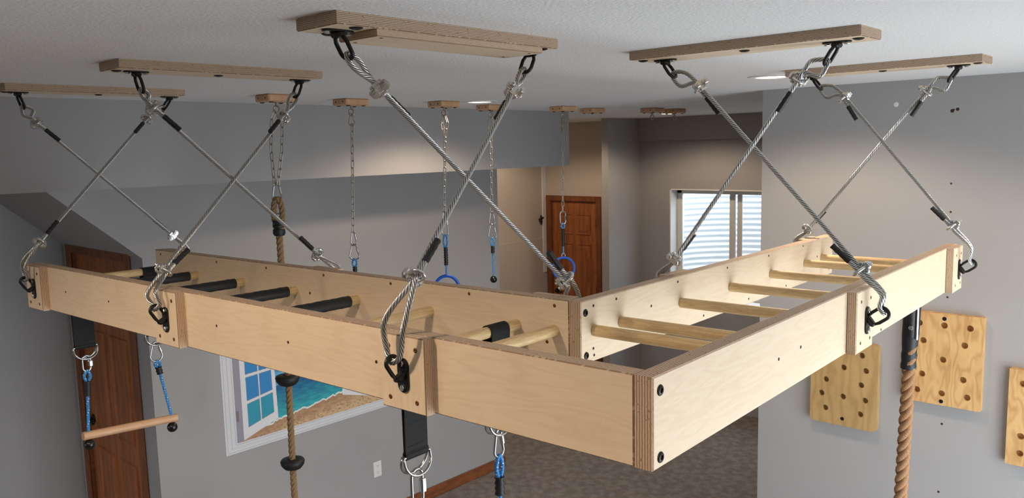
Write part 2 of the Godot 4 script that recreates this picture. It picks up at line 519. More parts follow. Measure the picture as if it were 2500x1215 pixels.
# ---------------------------------------------------------------- plywood
func ply_mesh(size: Vector3, ax: int, ch := 0.0025) -> ArrayMesh:
	var la := (ax + 1) % 3
	var wa := (ax + 2) % 3
	if size[wa] > size[la]:
		var q := la; la = wa; wa = q
	var h := size * 0.5
	var f := MB.new()
	var e := MB.new()
	var off := Vector2(rng.randf() * 3.0, rng.randf() * 2.0)
	var eo := rng.randf() * 5.0
	var pt := func(t: float, l: float, w: float) -> Vector3:
		var p := Vector3.ZERO
		p[ax] = t; p[la] = l; p[wa] = w
		return p
	for sg in [-1.0, 1.0]:
		var o: Vector3 = pt.call(sg, 0.0, 0.0)
		var cs := [[-1, -1], [1, -1], [1, 1], [-1, 1]]
		var q := []
		var uv := []
		for k in cs:
			q.append(pt.call(sg * h[ax], k[0] * (h[la] - ch), k[1] * (h[wa] - ch)))
			uv.append(Vector2(k[0] * h[la], k[1] * h[wa]) + off)
		f.quad(q[0], q[1], q[2], q[3], o, uv[0], uv[1], uv[2], uv[3])
		var ve := 0.01 if sg < 0 else 0.99
		for k in 4:
			var a = cs[k]
			var b = cs[(k + 1) % 4]
			var sa: Vector3 = pt.call(sg * (h[ax] - ch), a[0] * h[la], a[1] * h[wa])
			var sb: Vector3 = pt.call(sg * (h[ax] - ch), b[0] * h[la], b[1] * h[wa])
			var ln := sa.distance_to(sb)
			e.quad(q[k], q[(k + 1) % 4], sb, sa, o + (sa + sb).normalized(), Vector2(eo, ve), Vector2(eo + ln * 2.5, ve), Vector2(eo + ln * 2.5, ve), Vector2(eo, ve))
	for k in 4:
		var cs := [[-1, -1], [1, -1], [1, 1], [-1, 1]]
		var a = cs[k]
		var b = cs[(k + 1) % 4]
		var t := h[ax] - ch
		var p0: Vector3 = pt.call(-t, a[0] * h[la], a[1] * h[wa])
		var p1: Vector3 = pt.call(-t, b[0] * h[la], b[1] * h[wa])
		var p2: Vector3 = pt.call(t, b[0] * h[la], b[1] * h[wa])
		var p3: Vector3 = pt.call(t, a[0] * h[la], a[1] * h[wa])
		var ln := p0.distance_to(p1)
		var u0 := eo + k * 1.37
		e.quad(p0, p1, p2, p3, p0 + p1 - (p0 + p1).project(o_axis(ax)), Vector2(u0, 0.02), Vector2(u0 + ln * 2.5, 0.02), Vector2(u0 + ln * 2.5, 0.98), Vector2(u0, 0.98))
	var m := f.mesh()
	m.add_surface_from_arrays(Mesh.PRIMITIVE_TRIANGLES, e.arrays())
	return m
func o_axis(ax: int) -> Vector3:
	var p := Vector3.ZERO
	p[ax] = 1.0
	return p

# ---------------------------------------------------------------- the room
func flat_poly(pts: Array, v0: float, v1: float) -> MB:   # polygon in (u, y), thick along v
	var m := MB.new()
	var pp := PackedVector2Array(pts)
	var tr := Geometry2D.triangulate_polygon(pp)
	for i in range(0, tr.size(), 3):
		for s in [[v0, 1.0], [v1, -1.0]]:
			m.tri(P(pts[tr[i]].x, s[0], pts[tr[i]].y), P(pts[tr[i + 1]].x, s[0], pts[tr[i + 1]].y), P(pts[tr[i + 2]].x, s[0], pts[tr[i + 2]].y), Vector3(0, 0, s[1]))
	var c := Vector2.ZERO
	for p in pts: c += p
	c /= pts.size()
	for i in pts.size():
		var a: Vector2 = pts[i]
		var b: Vector2 = pts[(i + 1) % pts.size()]
		var e := b - a
		var o := Vector2(e.y, -e.x)
		if Geometry2D.is_point_in_polygon((a + b) / 2 + o.normalized() * 0.004, pp): o = -o
		m.quad(P(a.x, v0, a.y), P(b.x, v0, b.y), P(b.x, v1, b.y), P(a.x, v1, a.y), Vector3(o.x, o.y, 0))
	return m
func wall_with_hole(axis: String, at: float, thick: float, s0: float, s1: float, y1: float, h0: float, h1: float, hy0: float, hy1: float) -> MB:
	var m := MB.new()
	for r in [[s0, h0, 0.0, y1], [h1, s1, 0.0, y1], [h0, h1, 0.0, hy0], [h0, h1, hy1, y1]]:
		if r[1] - r[0] < 0.001 or r[3] - r[2] < 0.001: continue
		var c: Vector3
		var s: Vector3
		if axis == "u":
			c = P(at + thick / 2, (r[0] + r[1]) / 2, (r[2] + r[3]) / 2); s = Vector3(absf(thick), r[3] - r[2], r[1] - r[0])
		else:
			c = P((r[0] + r[1]) / 2, at + thick / 2, (r[2] + r[3]) / 2); s = Vector3(r[1] - r[0], r[3] - r[2], absf(thick))
		m.box(c, s)
	return m
func build_room():
	struct("floor", uvy(-2.8, 7.9, -0.88, 6.6, -0.12, 0.0), M.carpet, "grey brown mottled carpet floor")
	struct("ceiling", uvy(-2.8, 7.5, -0.88, 6.6, CEIL, CEIL + 0.15), M.ceiling, "white ceiling with fine knock-down plaster texture")
	var wr := struct("wall_right", uvy(4.189, 7.33, -0.88, 2.0, 0.0, CEIL), M.wall, "light grey painted wall behind the wooden peg boards")
	# nail holes (shade put in colour) and a scuff on the right wall
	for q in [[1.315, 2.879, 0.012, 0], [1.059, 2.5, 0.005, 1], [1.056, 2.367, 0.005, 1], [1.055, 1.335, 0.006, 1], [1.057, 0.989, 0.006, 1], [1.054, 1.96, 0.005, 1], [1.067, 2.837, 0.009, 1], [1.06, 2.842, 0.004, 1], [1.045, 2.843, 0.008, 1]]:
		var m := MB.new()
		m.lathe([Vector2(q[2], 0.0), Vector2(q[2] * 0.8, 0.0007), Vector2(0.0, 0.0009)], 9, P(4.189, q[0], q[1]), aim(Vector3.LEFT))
		obj("painted_nail_hole" if q[3] else "plaster_patch", m, M.hole_shade_and_dark_parts if q[3] else M.white, wr)
	# left wall with its sloping stair opening
	struct("wall_left", flat_poly([Vector2(1.92, 0), Vector2(4.85, 0), Vector2(4.85, CEIL), Vector2(0.94, CEIL), Vector2(1.455, 2.548), Vector2(1.92, 2.144)], 4.63, 4.75), M.wall, "grey wall below the bulkhead with the beach window print")
	struct("wall_soffit", uvy(-2.8, 5.12, 4.08, 4.63, 2.566, CEIL), M.wall, "grey boxed bulkhead running below the ceiling")
	# under-stair nook: sloped underside, back wall, wall with door
	struct("wall_stair_slope", flat_poly([Vector2(1.92, 2.144), Vector2(1.455, 2.548), Vector2(0.94, CEIL), Vector2(1.08, CEIL), Vector2(2.08, 2.13)], 4.75, 5.87), M.wall, "sloping grey underside of the stairs")
	struct("wall_nook_back", uvy(-2.8, 2.05, 5.87, 6.0, 0.0, CEIL), M.wall, "grey back wall of the nook below the stairs")
	struct("wall_nook_side", wall_with_hole("u", 1.922, 0.12, 4.75, 5.87, 2.16, 4.86, 5.73, 0.0, 2.112), M.wall, "grey wall around the dark door below the stairs")
	struct("ceiling_nook", uvy(-2.8, 0.94, 4.63, 5.87, 2.80, CEIL), M.wall)
	struct("wall_nook_left", uvy(-2.8, -2.65, 4.63, 6.0, 0.0, CEIL), M.wall)
	# hall beyond the end of the left wall
	struct("wall_hall_back", uvy(4.6, 7.62, 6.36, 6.48, 0.0, CEIL), M.beige, "beige unfinished wall in the hall")
	struct("wall_hall_left", uvy(4.6, 4.72, 4.75, 6.36, 0.0, CEIL), M.beige)
	struct("wall_hall_end", wall_with_hole("u", 7.5, 0.12, 4.87, 6.36, CEIL, 5.585, 6.275, 0.0, 2.08), M.beige, "beige wall around the brown panelled door")
	struct("trim_1", uvy(7.43, 7.5, 6.345, 6.36, 1.2, CEIL, 0.004), M.white, "pale corner bead strip beside the brown door")
	struct("trim_2", uvy(6.5, 7.5, 6.352, 6.36, 0.1, 1.625, 0.003), M.beige, "pale wall panel below a thin ledge line in the hall")
	struct("wall_hall_pier", uvy(6.74, 7.5, 4.87, 4.95, 0.0, CEIL), M.wall, "grey wall between the brown door and the window")
	# far wall with the basement window
	struct("wall_far", wall_with_hole("u", 7.33, 0.17, 2.0, 4.87, CEIL, 2.55, 4.51, 1.12, 2.255), M.wall, "grey wall around the bright basement window")
	struct("trim_3", uvy(7.29, 7.33, 2.0, 4.87, 2.755, CEIL, 0.003), M.wall, "grey painted beam over the window wall")
	# behind the camera: wall with a glazed patio door, and a side wall
	struct("wall_near", wall_with_hole("v", -0.88, 0.15, -2.8, 4.189, CEIL, 1.5, 3.7, 0.0, 2.1), M.wall, "grey wall around the glazed patio door")
	struct("wall_side", uvy(-2.8, -2.65, -0.78, 4.08, 0.0, CEIL), M.wall)
	struct("baseboard_left", uvy(1.93, 4.85, 4.615, 4.63, 0.0, 0.09, 0.004), M.door_trim, "brown stained wooden baseboard along the left wall")
	struct("baseboard_right", uvy(4.174, 4.189, -0.73, 2.0, 0.0, 0.09, 0.004), M.door_trim)
	# patio door behind the camera
	var d := struct("door_3", uvy(1.5, 3.7, -0.83, -0.76, 2.05, 2.1, 0.004), M.vinyl, "white framed glazed patio door")
	for q in [[1.5, 1.56, 0.05, 2.05], [2.57, 2.63, 0.05, 2.05], [3.64, 3.7, 0.05, 2.05], [1.5, 3.7, 0.0, 0.05]]:
		obj("frame", uvy(q[0], q[1], -0.83, -0.76, q[2], q[3], 0.004), M.vinyl, d)
	for q in [[1.56, 2.57], [2.63, 3.64]]:
		obj("pane", uvy(q[0], q[1], -0.798, -0.792, 0.05, 2.05), M.glass, d)
	struct("floor_patio", uvy(-8.0, 12.0, -14.0, -0.88, -0.2, -0.1), M.concrete)
	struct("ceiling_added_sky_block", uvy(-8.0, 12.0, -12.0, -0.88, 2.75, 2.9), M.door_trim)  # unseen slab added outside to keep sky light from the patio door
	# window and steel window well
	var jm := MB.new()
	jm.box(P(7.41, 4.505, 1.69), Vector3(0.17, 1.13, 0.012))
	jm.box(P(7.41, 2.556, 1.69), Vector3(0.17, 1.13, 0.012))
	jm.box(P(7.41, 3.53, 2.249), Vector3(0.17, 0.012, 1.96))
	jm.box(P(7.40, 3.53, 1.126), Vector3(0.20, 0.014, 1.96))
	var w := struct("window_1", jm, M.white, "white sliding basement window with a steel window well behind")
	for q in [[4.44, 4.50, 1.14, 2.24], [3.84, 3.90, 1.18, 2.20], [3.77, 3.825, 1.18, 2.20], [2.56, 2.62, 1.14, 2.24]]:
		obj("frame", uvy(7.455 if q[0] != 3.77 else 7.475, 7.495, q[0], q[1], q[2], q[3], 0.006), M.vinyl, w)
	obj("frame", uvy(7.455, 7.495, 2.56, 4.5, 1.13, 1.18, 0.006), M.vinyl, w)
	obj("frame", uvy(7.455, 7.495, 2.56, 4.5, 2.20, 2.245, 0.006), M.vinyl, w)
	obj("pane", uvy(7.468, 7.472, 3.90, 4.44, 1.18, 2.20), M.glass, w)
	obj("pane", uvy(7.482, 7.486, 2.62, 3.77, 1.18, 2.20), M.glass, w)
	var well := MB.new()
	var rows := []
	var nrs := []
	for i in 217:
		var y := 0.85 + 1.62 * i / 216.0
		var ph := TAU * y / 0.06
		var r := 0.006 * sin(ph)
		var row := []
		var nr := []
		for j in 41:
			var a := PI * j / 40.0
			var rad := Vector2(0.80 + r, 1.02 + r)
			row.append(P(7.5 + rad.x * sin(a), 3.53 + rad.y * cos(a), y))
			nr.append(Vector3(-sin(a), 0.006 * cos(ph) * TAU / 0.06, cos(a)).normalized())
		rows.append(row); nrs.append(nr)
	well.grid(rows, nrs)
	var wl := struct("wall_window_well", well, M.galv, "curved corrugated steel window well outside the window")
	struct("floor_window_well", uvy(7.5, 8.4, 2.4, 4.7, 0.75, 0.86), M.gravel)
	# outer edge of the well: a rolled rim
	var rim := []
	for j in 41:
		var a := PI * j / 40.0
		rim.append(P(7.5 + 0.81 * sin(a), 3.53 + 1.03 * cos(a), 2.47))
	var rm := MB.new()
	rm.tube(rim, 0.014, 8)
	obj("rim", rm, M.galv, wl)
	build_door("door_1", "u", 1.922, 4.86, 5.73, 2.112, "dark brown panelled wooden door below the stairs", false)
	build_door("door_2", "u", 7.5, 5.585, 6.275, 2.08, "brown six-panel wooden door at the end of the hall", true)
func build_door(called: String, _axis: String, u: float, v0: float, v1: float, top: float, label: String, hinge_low: bool):
	var door := struct(called, uvy(u + 0.02, u + 0.055, v0 + 0.012, v1 - 0.012, 0.01, top - 0.012, 0.002), M.door, label)
	var w := v1 - v0
	for q in [[v0 - 0.065, v0 + 0.005, 0.0, top + 0.06], [v1 - 0.005, v1 + 0.065, 0.0, top + 0.06]]:
		obj("casing", uvy(u - 0.018, u + 0.0, q[0], q[1], q[2], q[3], 0.006), M.door_trim, door)
	obj("casing", uvy(u - 0.018, u + 0.0, v0 + 0.005, v1 - 0.005, top - 0.005, top + 0.06, 0.006), M.door_trim, door)
	obj("jamb", uvy(u, u + 0.11, v0 - 0.001, v0 + 0.011, 0.0, top, 0.001), M.door_trim, door)
	obj("jamb", uvy(u, u + 0.11, v1 - 0.011, v1 + 0.001, 0.0, top, 0.001), M.door_trim, door)
	obj("jamb", uvy(u, u + 0.11, v0, v1, top - 0.011, top, 0.001), M.door_trim, door)
	# raised panels in their sunk frames
	var col := [[v0 + w * 0.15, v0 + w * 0.46], [v0 + w * 0.54, v0 + w * 0.85]]
	for r in [[top - 0.40, top - 0.15], [top - 1.18, top - 0.50], [0.22, top - 1.30]]:
		for c in col:
			var fr := MB.new()
			var f := u + 0.02
			var d := 0.012
			# bevelled border: proud outer lip sloping to a raised field
			var o := [Vector2(c[0], r[0]), Vector2(c[1], r[0]), Vector2(c[1], r[1]), Vector2(c[0], r[1])]
			var ins := func(k: int, e: float) -> Vector2:
				var ctr := Vector2((c[0] + c[1]) / 2, (r[0] + r[1]) / 2)
				return o[k] + Vector2(signf(ctr.x - o[k].x), signf(ctr.y - o[k].y)) * e
			for k in 4:
				var k2 := (k + 1) % 4
				var prof := [[0.0, 0.0], [0.006, -d * 0.8], [0.014, -d * 0.8], [0.024, -0.002], [0.055, -0.009]]
				for i in 4:
					var a: Vector2 = ins.call(k, prof[i][0])
					var b: Vector2 = ins.call(k2, prof[i][0])
					var c2: Vector2 = ins.call(k2, prof[i + 1][0])
					var d2: Vector2 = ins.call(k, prof[i + 1][0])
					fr.quad(P(f + prof[i][1], a.x, a.y), P(f + prof[i][1], b.x, b.y), P(f + prof[i + 1][1], c2.x, c2.y), P(f + prof[i + 1][1], d2.x, d2.y), Vector3.LEFT, Vector2(a.y, a.x), Vector2(b.y, b.x), Vector2(c2.y, c2.x), Vector2(d2.y, d2.x))
			var i0: Vector2 = ins.call(0, 0.055)
			var i2: Vector2 = ins.call(2, 0.055)
			fr.quad(P(f - 0.009, i0.x, i0.y), P(f - 0.009, i2.x, i0.y), P(f - 0.009, i2.x, i2.y), P(f - 0.009, i0.x, i2.y), Vector3.LEFT, Vector2(i0.y, i0.x), Vector2(i0.y, i2.x), Vector2(i2.y, i2.x), Vector2(i2.y, i0.x))
			obj("panel", fr, M.door, door)
	for y in ([top - 0.26, top - 1.04, 0.25] if hinge_low else [top - 0.24, top - 0.95, 0.25]):
		obj("hinge", uvy(u + 0.004, u + 0.022, v0 + 0.006, v0 + 0.026, y - 0.05, y + 0.05, 0.003), M.black_iron, door)
	var hv := v1 - 0.07
	var hm := MB.new()
	hm.lathe([Vector2(0.0, 0.0), Vector2(0.032, 0.0), Vector2(0.03, 0.008), Vector2(0.011, 0.012), Vector2(0.010, 0.04), Vector2(0.0, 0.045)], 20, P(u + 0.02, hv, 0.98), aim(Vector3.LEFT))
	hm.tube([P(u - 0.02, hv + 0.006, 0.98), P(u - 0.024, hv - 0.03, 0.98), P(u - 0.02, hv - 0.10, 0.975)], 0.009, 10)
	obj("door_handle", hm, M.black_iron, door)

# ---------------------------------------------------------------- lamps
func recessed_light(u: float, v: float, label: String):
	var t := thing("recessed_light", label, "ceiling light", P(u, v, CEIL), "round recessed lights set into the ceiling")
	var tr := MB.new()
	tr.lathe([Vector2(0.072, -0.002), Vector2(0.076, -0.006), Vector2(0.104, -0.003), Vector2(0.105, 0.0)], 40)
	obj("trim_ring", tr, M.white, t)
	var ln := MB.new()
	ln.lathe([Vector2(0.0, -0.006), Vector2(0.05, -0.005), Vector2(0.073, -0.002)], 32)
	obj("light_lens", ln, M.lens, t)
	var l := SpotLight3D.new()
	l.name = "lamp_light"
	l.light_color = LAMP_COLOR
	l.light_energy = LAMP_ENERGY
	l.spot_range = 14.0
	l.spot_attenuation = 2.0
	l.spot_angle = 78.0
	l.spot_angle_attenuation = 0.4
	l.light_size = 0.06
	l.shadow_enabled = true
	t.add_child(l)
	l.position = Vector3(0, -0.025, 0)
	l.rotation_degrees = Vector3(-90, 0, 0)

# ---------------------------------------------------------------- the suspended ladder frame
var LAD := Transform3D(Basis(Vector3(0.99897, -0.00586, -0.0451), Vector3(0.00578, 0.99998, -0.00197), Vector3(0.04511, 0.0017, 0.99898)).orthonormalized(), Vector3(1.108, 2.17, -0.714))
func LL(a: float, b: float, c: float) -> Vector3: return Vector3(a, c, -b)       # ladder coordinates to its local space
func LP(a: float, b: float, c: float) -> Vector3: return LAD * LL(a, b, c)       # ... to the world
func LD(a: float, b: float, c: float) -> Vector3: return (LAD.basis * LL(a, b, c)).normalized()
func ply_part(called: String, parent, a0, a1, b0, b1, c0, c1, ax: int, edge) -> MeshInstance3D:
	var s := Vector3(a1 - a0, c1 - c0, b1 - b0)
	var m := ply_mesh(s, ax)
	return obj(called, m, [M.birch, edge], parent, LL((a0 + a1) / 2, (b0 + b1) / 2, (c0 + c1) / 2))
func stadium(m: MB, at: Vector3, l: Vector3, w: Vector3, n: Vector3, hl: float, hw: float, h: float):
	var o := []
	for i in 9:
		var a := -PI / 2 + PI * i / 8.0
		o.append(at + l * (hl - hw + cos(a) * hw) + w * sin(a) * hw)
	for i in 9:
		var a := PI / 2 + PI * i / 8.0
		o.append(at + l * (-hl + hw + cos(a) * hw) + w * sin(a) * hw)
	for i in o.size():
		var p: Vector3 = o[i]
		var q: Vector3 = o[(i + 1) % o.size()]
		m.quad(p, q, q + n * h, p + n * h, (p + q) / 2 - at)
		m.tri(at + n * h, p + n * h, q + n * h, n)
# lashing ring on its plate; returns the point where a rope loop bears on the ring
func anchor(parent: Node3D, at: Vector3, n: Vector3, axis: Vector3, dr: Vector3, plate_long: Vector3, spread: float) -> Vector3:
	var pm := MB.new()
	var w := n.cross(plate_long).normalized()
	stadium(pm, at, plate_long, w, n, 0.037, 0.016, 0.004)
	pm.box(at + n * 0.009, Vector3(0.034, 0.013, 0.020), 0.004, Basis(axis, n, axis.cross(n)).orthonormalized())
	var pl := obj("anchor_plate", pm, M.black_iron, parent)
	for s in [-1.0, 1.0]:
		var bm := MB.new()
		bm.hexnut(at + plate_long * 0.026 * s + n * 0.004, aim(n), 0.0068, 0.005)
		obj("bolt", bm, M.steel, pl)
	var o := at + n * 0.010
	var pts := [o - axis * 0.012, o - axis * spread + dr * 0.016]
	pts.append_array(arc(o + dr * 0.038, -axis * spread, dr * spread * 0.85, 0.0, 180.0, 12))
	pts.append(o + axis * spread + dr * 0.016)
	pts.append(o + axis * 0.012)
	var rm := MB.new()
	rm.tube(pts, 0.0046, 10, true)
	obj("ring", rm, M.black_iron, pl)
	return o + dr * (0.038 + spread * 0.85 - 0.0046 - ROPE / 2)
func screw(parent, at: Vector3, n: Vector3, r := 0.0036):
	var m := MB.new()
	m.lathe([Vector2(r * 1.1, 0.0), Vector2(r, 0.0007), Vector2(r * 0.5, 0.0009), Vector2(r * 0.4, 0.0003), Vector2(0.0, 0.0003)], 12, at, aim(n))
	obj("screw", m, M.brass if r > 0.004 else M.hole_shade_and_dark_parts, parent)
func cap_bolt(parent, at: Vector3, n: Vector3):
	var m := MB.new()
	var r := 0.0098
	m.lathe([Vector2(r, 0.0), Vector2(r, 0.001), Vector2(r * 0.86, 0.0026), Vector2(r * 0.48, 0.0034), Vector2(r * 0.42, 0.0005), Vector2(0.0, 0.0005)], 24, at, aim(n))
	obj("bolt", m, M.black_iron, parent)
const G_FRONT := [0.517, 1.530, 2.516]
const G_BACK := [0.538, 1.507, 2.54]
const E_OUT := [0.978, 2.066]
const E_IN := [0.984, 2.10]
var bear := {}
func build_ladder():
	var t := thing("monkey_bar_frame", "L-shaped birch plywood monkey bar frame hung from the ceiling on steel cables", "monkey bars", LAD.origin, "", LAD.basis)
	var inv := LAD.affine_inverse()
	var r_front := ply_part("rail", t, 0.0, T, T, 2.655, 0.0, H, 0, M.edge)
	var r_back := ply_part("rail", t, PP, PP + T, Q + T, 2.689, 0.0, H, 0, M.edge)
	var r_out := ply_part("rail", t, 0.0, 2.235, 0.0, T, 0.0, H, 2, M.edge)
	var r_in := ply_part("rail", t, PP, 2.332, Q, Q + T, 0.0, H, 2, M.edge)
	var set := func(r: MeshInstance3D, list: Array, n: Vector3, rad := 0.0036):
		for p in list: screw(r, LL(p[0], p[1], p[2]) - r.position, n, rad)
	set.call(r_front, [[0, 2.365, .082], [0, 2.026, .083], [0, 1.364, .083], [0, 1.031, .082], [0, .699, .083]], LL(-1, 0, 0))
	set.call(r_back, [[PP, 2.642, .145], [PP, 2.201, .143], [PP, 1.866, .145], [PP, 1.532, .146], [PP, 1.612, .078], [PP, 1.199, .147], [PP, .871, .147], [PP, .572, .145], [PP, .598, .047]], LL(-1, 0, 0), 0.0045)
	set.call(r_in, [[.543, Q, .145], [.65, Q, .146], [.985, Q, .146], [1.319, Q, .147], [1.656, Q, .149], [1.991, Q, .15], [.541, Q, .034], [.544, Q, .016], [.831, Q, .098], [1.152, Q, .016], [1.489, Q, .018], [1.823, Q, .017], [2.148, Q, .091], [2.29, Q, .023]], LL(0, -1, 0))
	set.call(r_out, [[.66, 0, .082], [.532, 0, .081], [1.317, 0, .081], [1.286, 0, .008]], LL(0, -1, 0))
	for p in [[.0225, .136], [.0235, .019]]: cap_bolt(r_out, LL(p[0], 0, p[1]) - r_out.position, LL(0, -1, 0))
	for p in [[.507, .132], [.509, .021]]: cap_bolt(r_in, LL(p[0], Q, p[1]) - r_in.position, LL(0, -1, 0))
	# rungs
	var dm := MB.new()
	dm.tube([Vector3.ZERO, Vector3(0.15, 0, 0), Vector3(0.30, 0, 0), Vector3(PP - T, 0, 0)], 0.0152, 20)
	for i in dm.t.size(): dm.t[i] = Vector2(dm.t[i].y, dm.t[i].x)
	var dmesh := dm.mesh()
	for b in [2.64, 2.354, 2.023, 1.693, 1.361, 1.029, 0.699, 0.573]:
		var r := obj("rung", dmesh, M.dowel, t, LL(T, b, 0.08), Basis(Vector3.RIGHT, rng.randf() * TAU))
		if b in [2.354, 2.023, 1.693, 1.361]:
			var gm := MB.new()
			var pts := []
			var rr := []
			for k in 41:
				pts.append(Vector3(0.03 + 0.385 * k / 40.0, 0, 0)); rr.append(0.0182 + 0.0005 * sin(k * 1.9) + 0.0003 * sin(k * 0.7))
			gm.tube(pts, rr, 18)
			obj("grip_sleeve", gm, M.black_tape, r)
	for a in [0.546, 0.673, 1.005, 1.342, 1.677, 2.012, 2.2]:
		obj("rung", dmesh, M.dowel, t, LL(a, T, 0.08), Basis(Vector3.UP, PI / 2) * Basis(Vector3.RIGHT, rng.randf() * TAU))
	# bracket blocks with lashing rings
	for i in 3:
		var g: float = G_FRONT[i]
		var bk := ply_part("bracket_block", t, -TB, 0.0, g, g + W, 0.0, H, 0, M.edge7)
		for q in [[.027, .136], [.109, .136], [.027, .024], [.109, .024]]: screw(bk, LL(-TB, g + q[0], q[1]) - bk.position, LL(-1, 0, 0), 0.0052)
		var dr := LL(-0.50, 0.12, 0.86).normalized()
		bear["F%d" % i] = LAD * anchor(t, LL(-TB, g + 0.064, 0.078), LL(-1, 0, 0), LL(0.86, 0, 0.50).normalized(), dr, LL(0, 0, 1), 0.0145)
		g = G_BACK[i]
		bk = ply_part("bracket_block", t, PP + T, PP + T + TB, g, g + W, 0.0, H, 0, M.edge7)
		dr = LL(0.62, 0, 0.78).normalized()
		bear["B%d" % i] = LAD * anchor(t, LL(PP + T + TB, g + 0.064, 0.078), LL(1, 0, 0), LL(-0.78, 0, 0.62).normalized(), dr, LL(0, 0, 1), 0.016)
	for i in 2:
		var e: float = E_OUT[i]
		var bk := ply_part("bracket_block", t, e, e + W, -TB, 0.0, 0.0, H, 2, M.edge7)
		for q in [[.033, .134], [.112, .134], [.033, .025], [.112, .025]]: screw(bk, LL(e + q[0], -TB, q[1]) - bk.position, LL(0, -1, 0), 0.0042)
		var dr := LL(0, -0.80, 0.60).normalized()
		bear["O%d" % i] = LAD * anchor(t, LL(e + 0.08, -TB, 0.078), LL(0, -1, 0), LL(0, 0.6, 0.8).normalized(), dr, LL(0, 0, 1), 0.016)
		e = E_IN[i]
		bk = ply_part("bracket_block", t, e, e + W, Q + T, Q + T + TB, 0.0, H, 2, M.edge7)
		dr = LL(0, 0.62, 0.78).normalized()
		bear["I%d" % i] = LAD * anchor(t, LL(e + 0.068, Q + T + TB, 0.078), LL(0, 1, 0), LL(0, -0.78, 0.62).normalized(), dr, LL(0, 0, 1), 0.016)

# ---------------------------------------------------------------- ceiling mounts
func washer_bolt(parent, at: Vector3, r := 0.014):
	var m := MB.new()
	m.lathe([Vector2(r, 0.0), Vector2(r, 0.002), Vector2(r * 0.6, 0.0045), Vector2(r * 0.3, 0.0045), Vector2(r * 0.26, 0.002), Vector2(0, 0.002)], 18, at, aim(Vector3.DOWN))
	obj("washer_bolt", m, M.black_iron, parent)
func mount_board(key: String, label: String, u0, u1, v0, v1, th: float, long_v: bool, ring_n: float, ring_f: float, ka_n: Vector3, ka_f: Vector3, bolts: Array, extra: bool):
	var c := P((u0 + u1) / 2, (v0 + v1) / 2, CEIL - th / 2)
	var t := thing("ceiling_mount_board", label, "mounting board", c, "plywood boards screwed to the ceiling to carry the cables")
	obj("board", ply_mesh(Vector3(u1 - u0, th, v1 - v0), 1), [M.birch, M.edge], t)
	var under := CEIL - th
	if extra:
		var lp := obj("spacer_board", ply_mesh(Vector3(0.525, 0.0155, 0.132), 1), [M.birch, M.edge7], t, P(1.338, v0 + 0.068, under - 0.0078) - c)
		for q in [[1.10, .02], [1.10, .11], [1.57, .02], [1.57, .11]]: screw(lp, P(q[0], v0 + q[1], under - 0.0156) - P(1.338, v0 + 0.068, under - 0.0078), Vector3.DOWN, 0.0042)
	for s in [["n", ring_n, ka_n], ["f", ring_f, ka_f]]:
		var at := P(s[1], (v0 + v1) / 2, under) if not long_v else P((u0 + u1) / 2, s[1], under)
		var axis := Vector3(0, 0, 1) if not long_v else Vector3(1, 0, 0)
		var to: Vector3 = (s[2] - at).normalized()
		var dr := (to * 0.75 + Vector3.DOWN * 0.35)
		dr = (dr - axis * dr.dot(axis)).normalized()
		var lng := Vector3(1, 0, 0) if not long_v else Vector3(0, 0, 1)
		bear[key + s[0]] = anchor(t, at - c, Vector3.DOWN, axis, dr, lng, 0.019) + c
		bear[key + s[0] + "w"] = axis.cross(dr).normalized()
	for q in bolts: washer_bolt(t, P(q[0], q[1], under) - c)

# ---------------------------------------------------------------- steel cables
func clamp_part(parent: Node3D, at: Vector3, n: Vector3, d: Vector3):
	var z := d.normalized()
	var y := (n - z * n.dot(z)).normalized()
	var b := Basis(y.cross(z), y, z)
	var sm := MB.new()
	sm.box(at + y * 0.0135, Vector3(0.050, 0.009, 0.019), 0.0035, b)
	sm.box(at + y * 0.0105, Vector3(0.024, 0.012, 0.036), 0.004, b)
	for s in [-1.0, 1.0]:
		sm.box(at + y * 0.0085 + z * 0.012 * s, Vector3(0.034, 0.008, 0.009), 0.003, b)
		sm.box(at + y * 0.012 + b.x * 0.0135 * s, Vector3(0.023, 0.010, 0.023), 0.0045, b)
	var cl := obj("cable_clamp", sm, M.zinc, parent)
	var um := MB.new()
	var x := b.x
	var pts := [at + x * 0.0135 + y * 0.032, at + x * 0.0135 + y * 0.010]
	pts.append_array(arc(at - y * 0.0064, x * 0.0135, -y * 0.0128, 0.0, 180.0, 14))
	pts.append(at - x * 0.0135 + y * 0.010)
	pts.append(at - x * 0.0135 + y * 0.032)
	um.tube(pts, 0.0045, 10)
	obj("u_bolt", um, M.zinc, cl)
	for s in [-1.0, 1.0]:
		var nm := MB.new()
		nm.lathe([Vector2(0.0112, 0.0), Vector2(0.0112, 0.0018), Vector2(0.0, 0.0018)], 20, at + x * 0.0135 * s + y * 0.0165, b)
		nm.hexnut(at + x * 0.0135 * s + y * 0.0183, b, 0.0098, 0.0085)
		obj("nut", nm, M.zinc, cl)
func toward(at: Vector3, d: Vector3, deg: float) -> Vector3:
	var f := cam_pos - at
	f = (f - d * f.dot(d)).normalized()
	return f.rotated(d, deg_to_rad(deg))
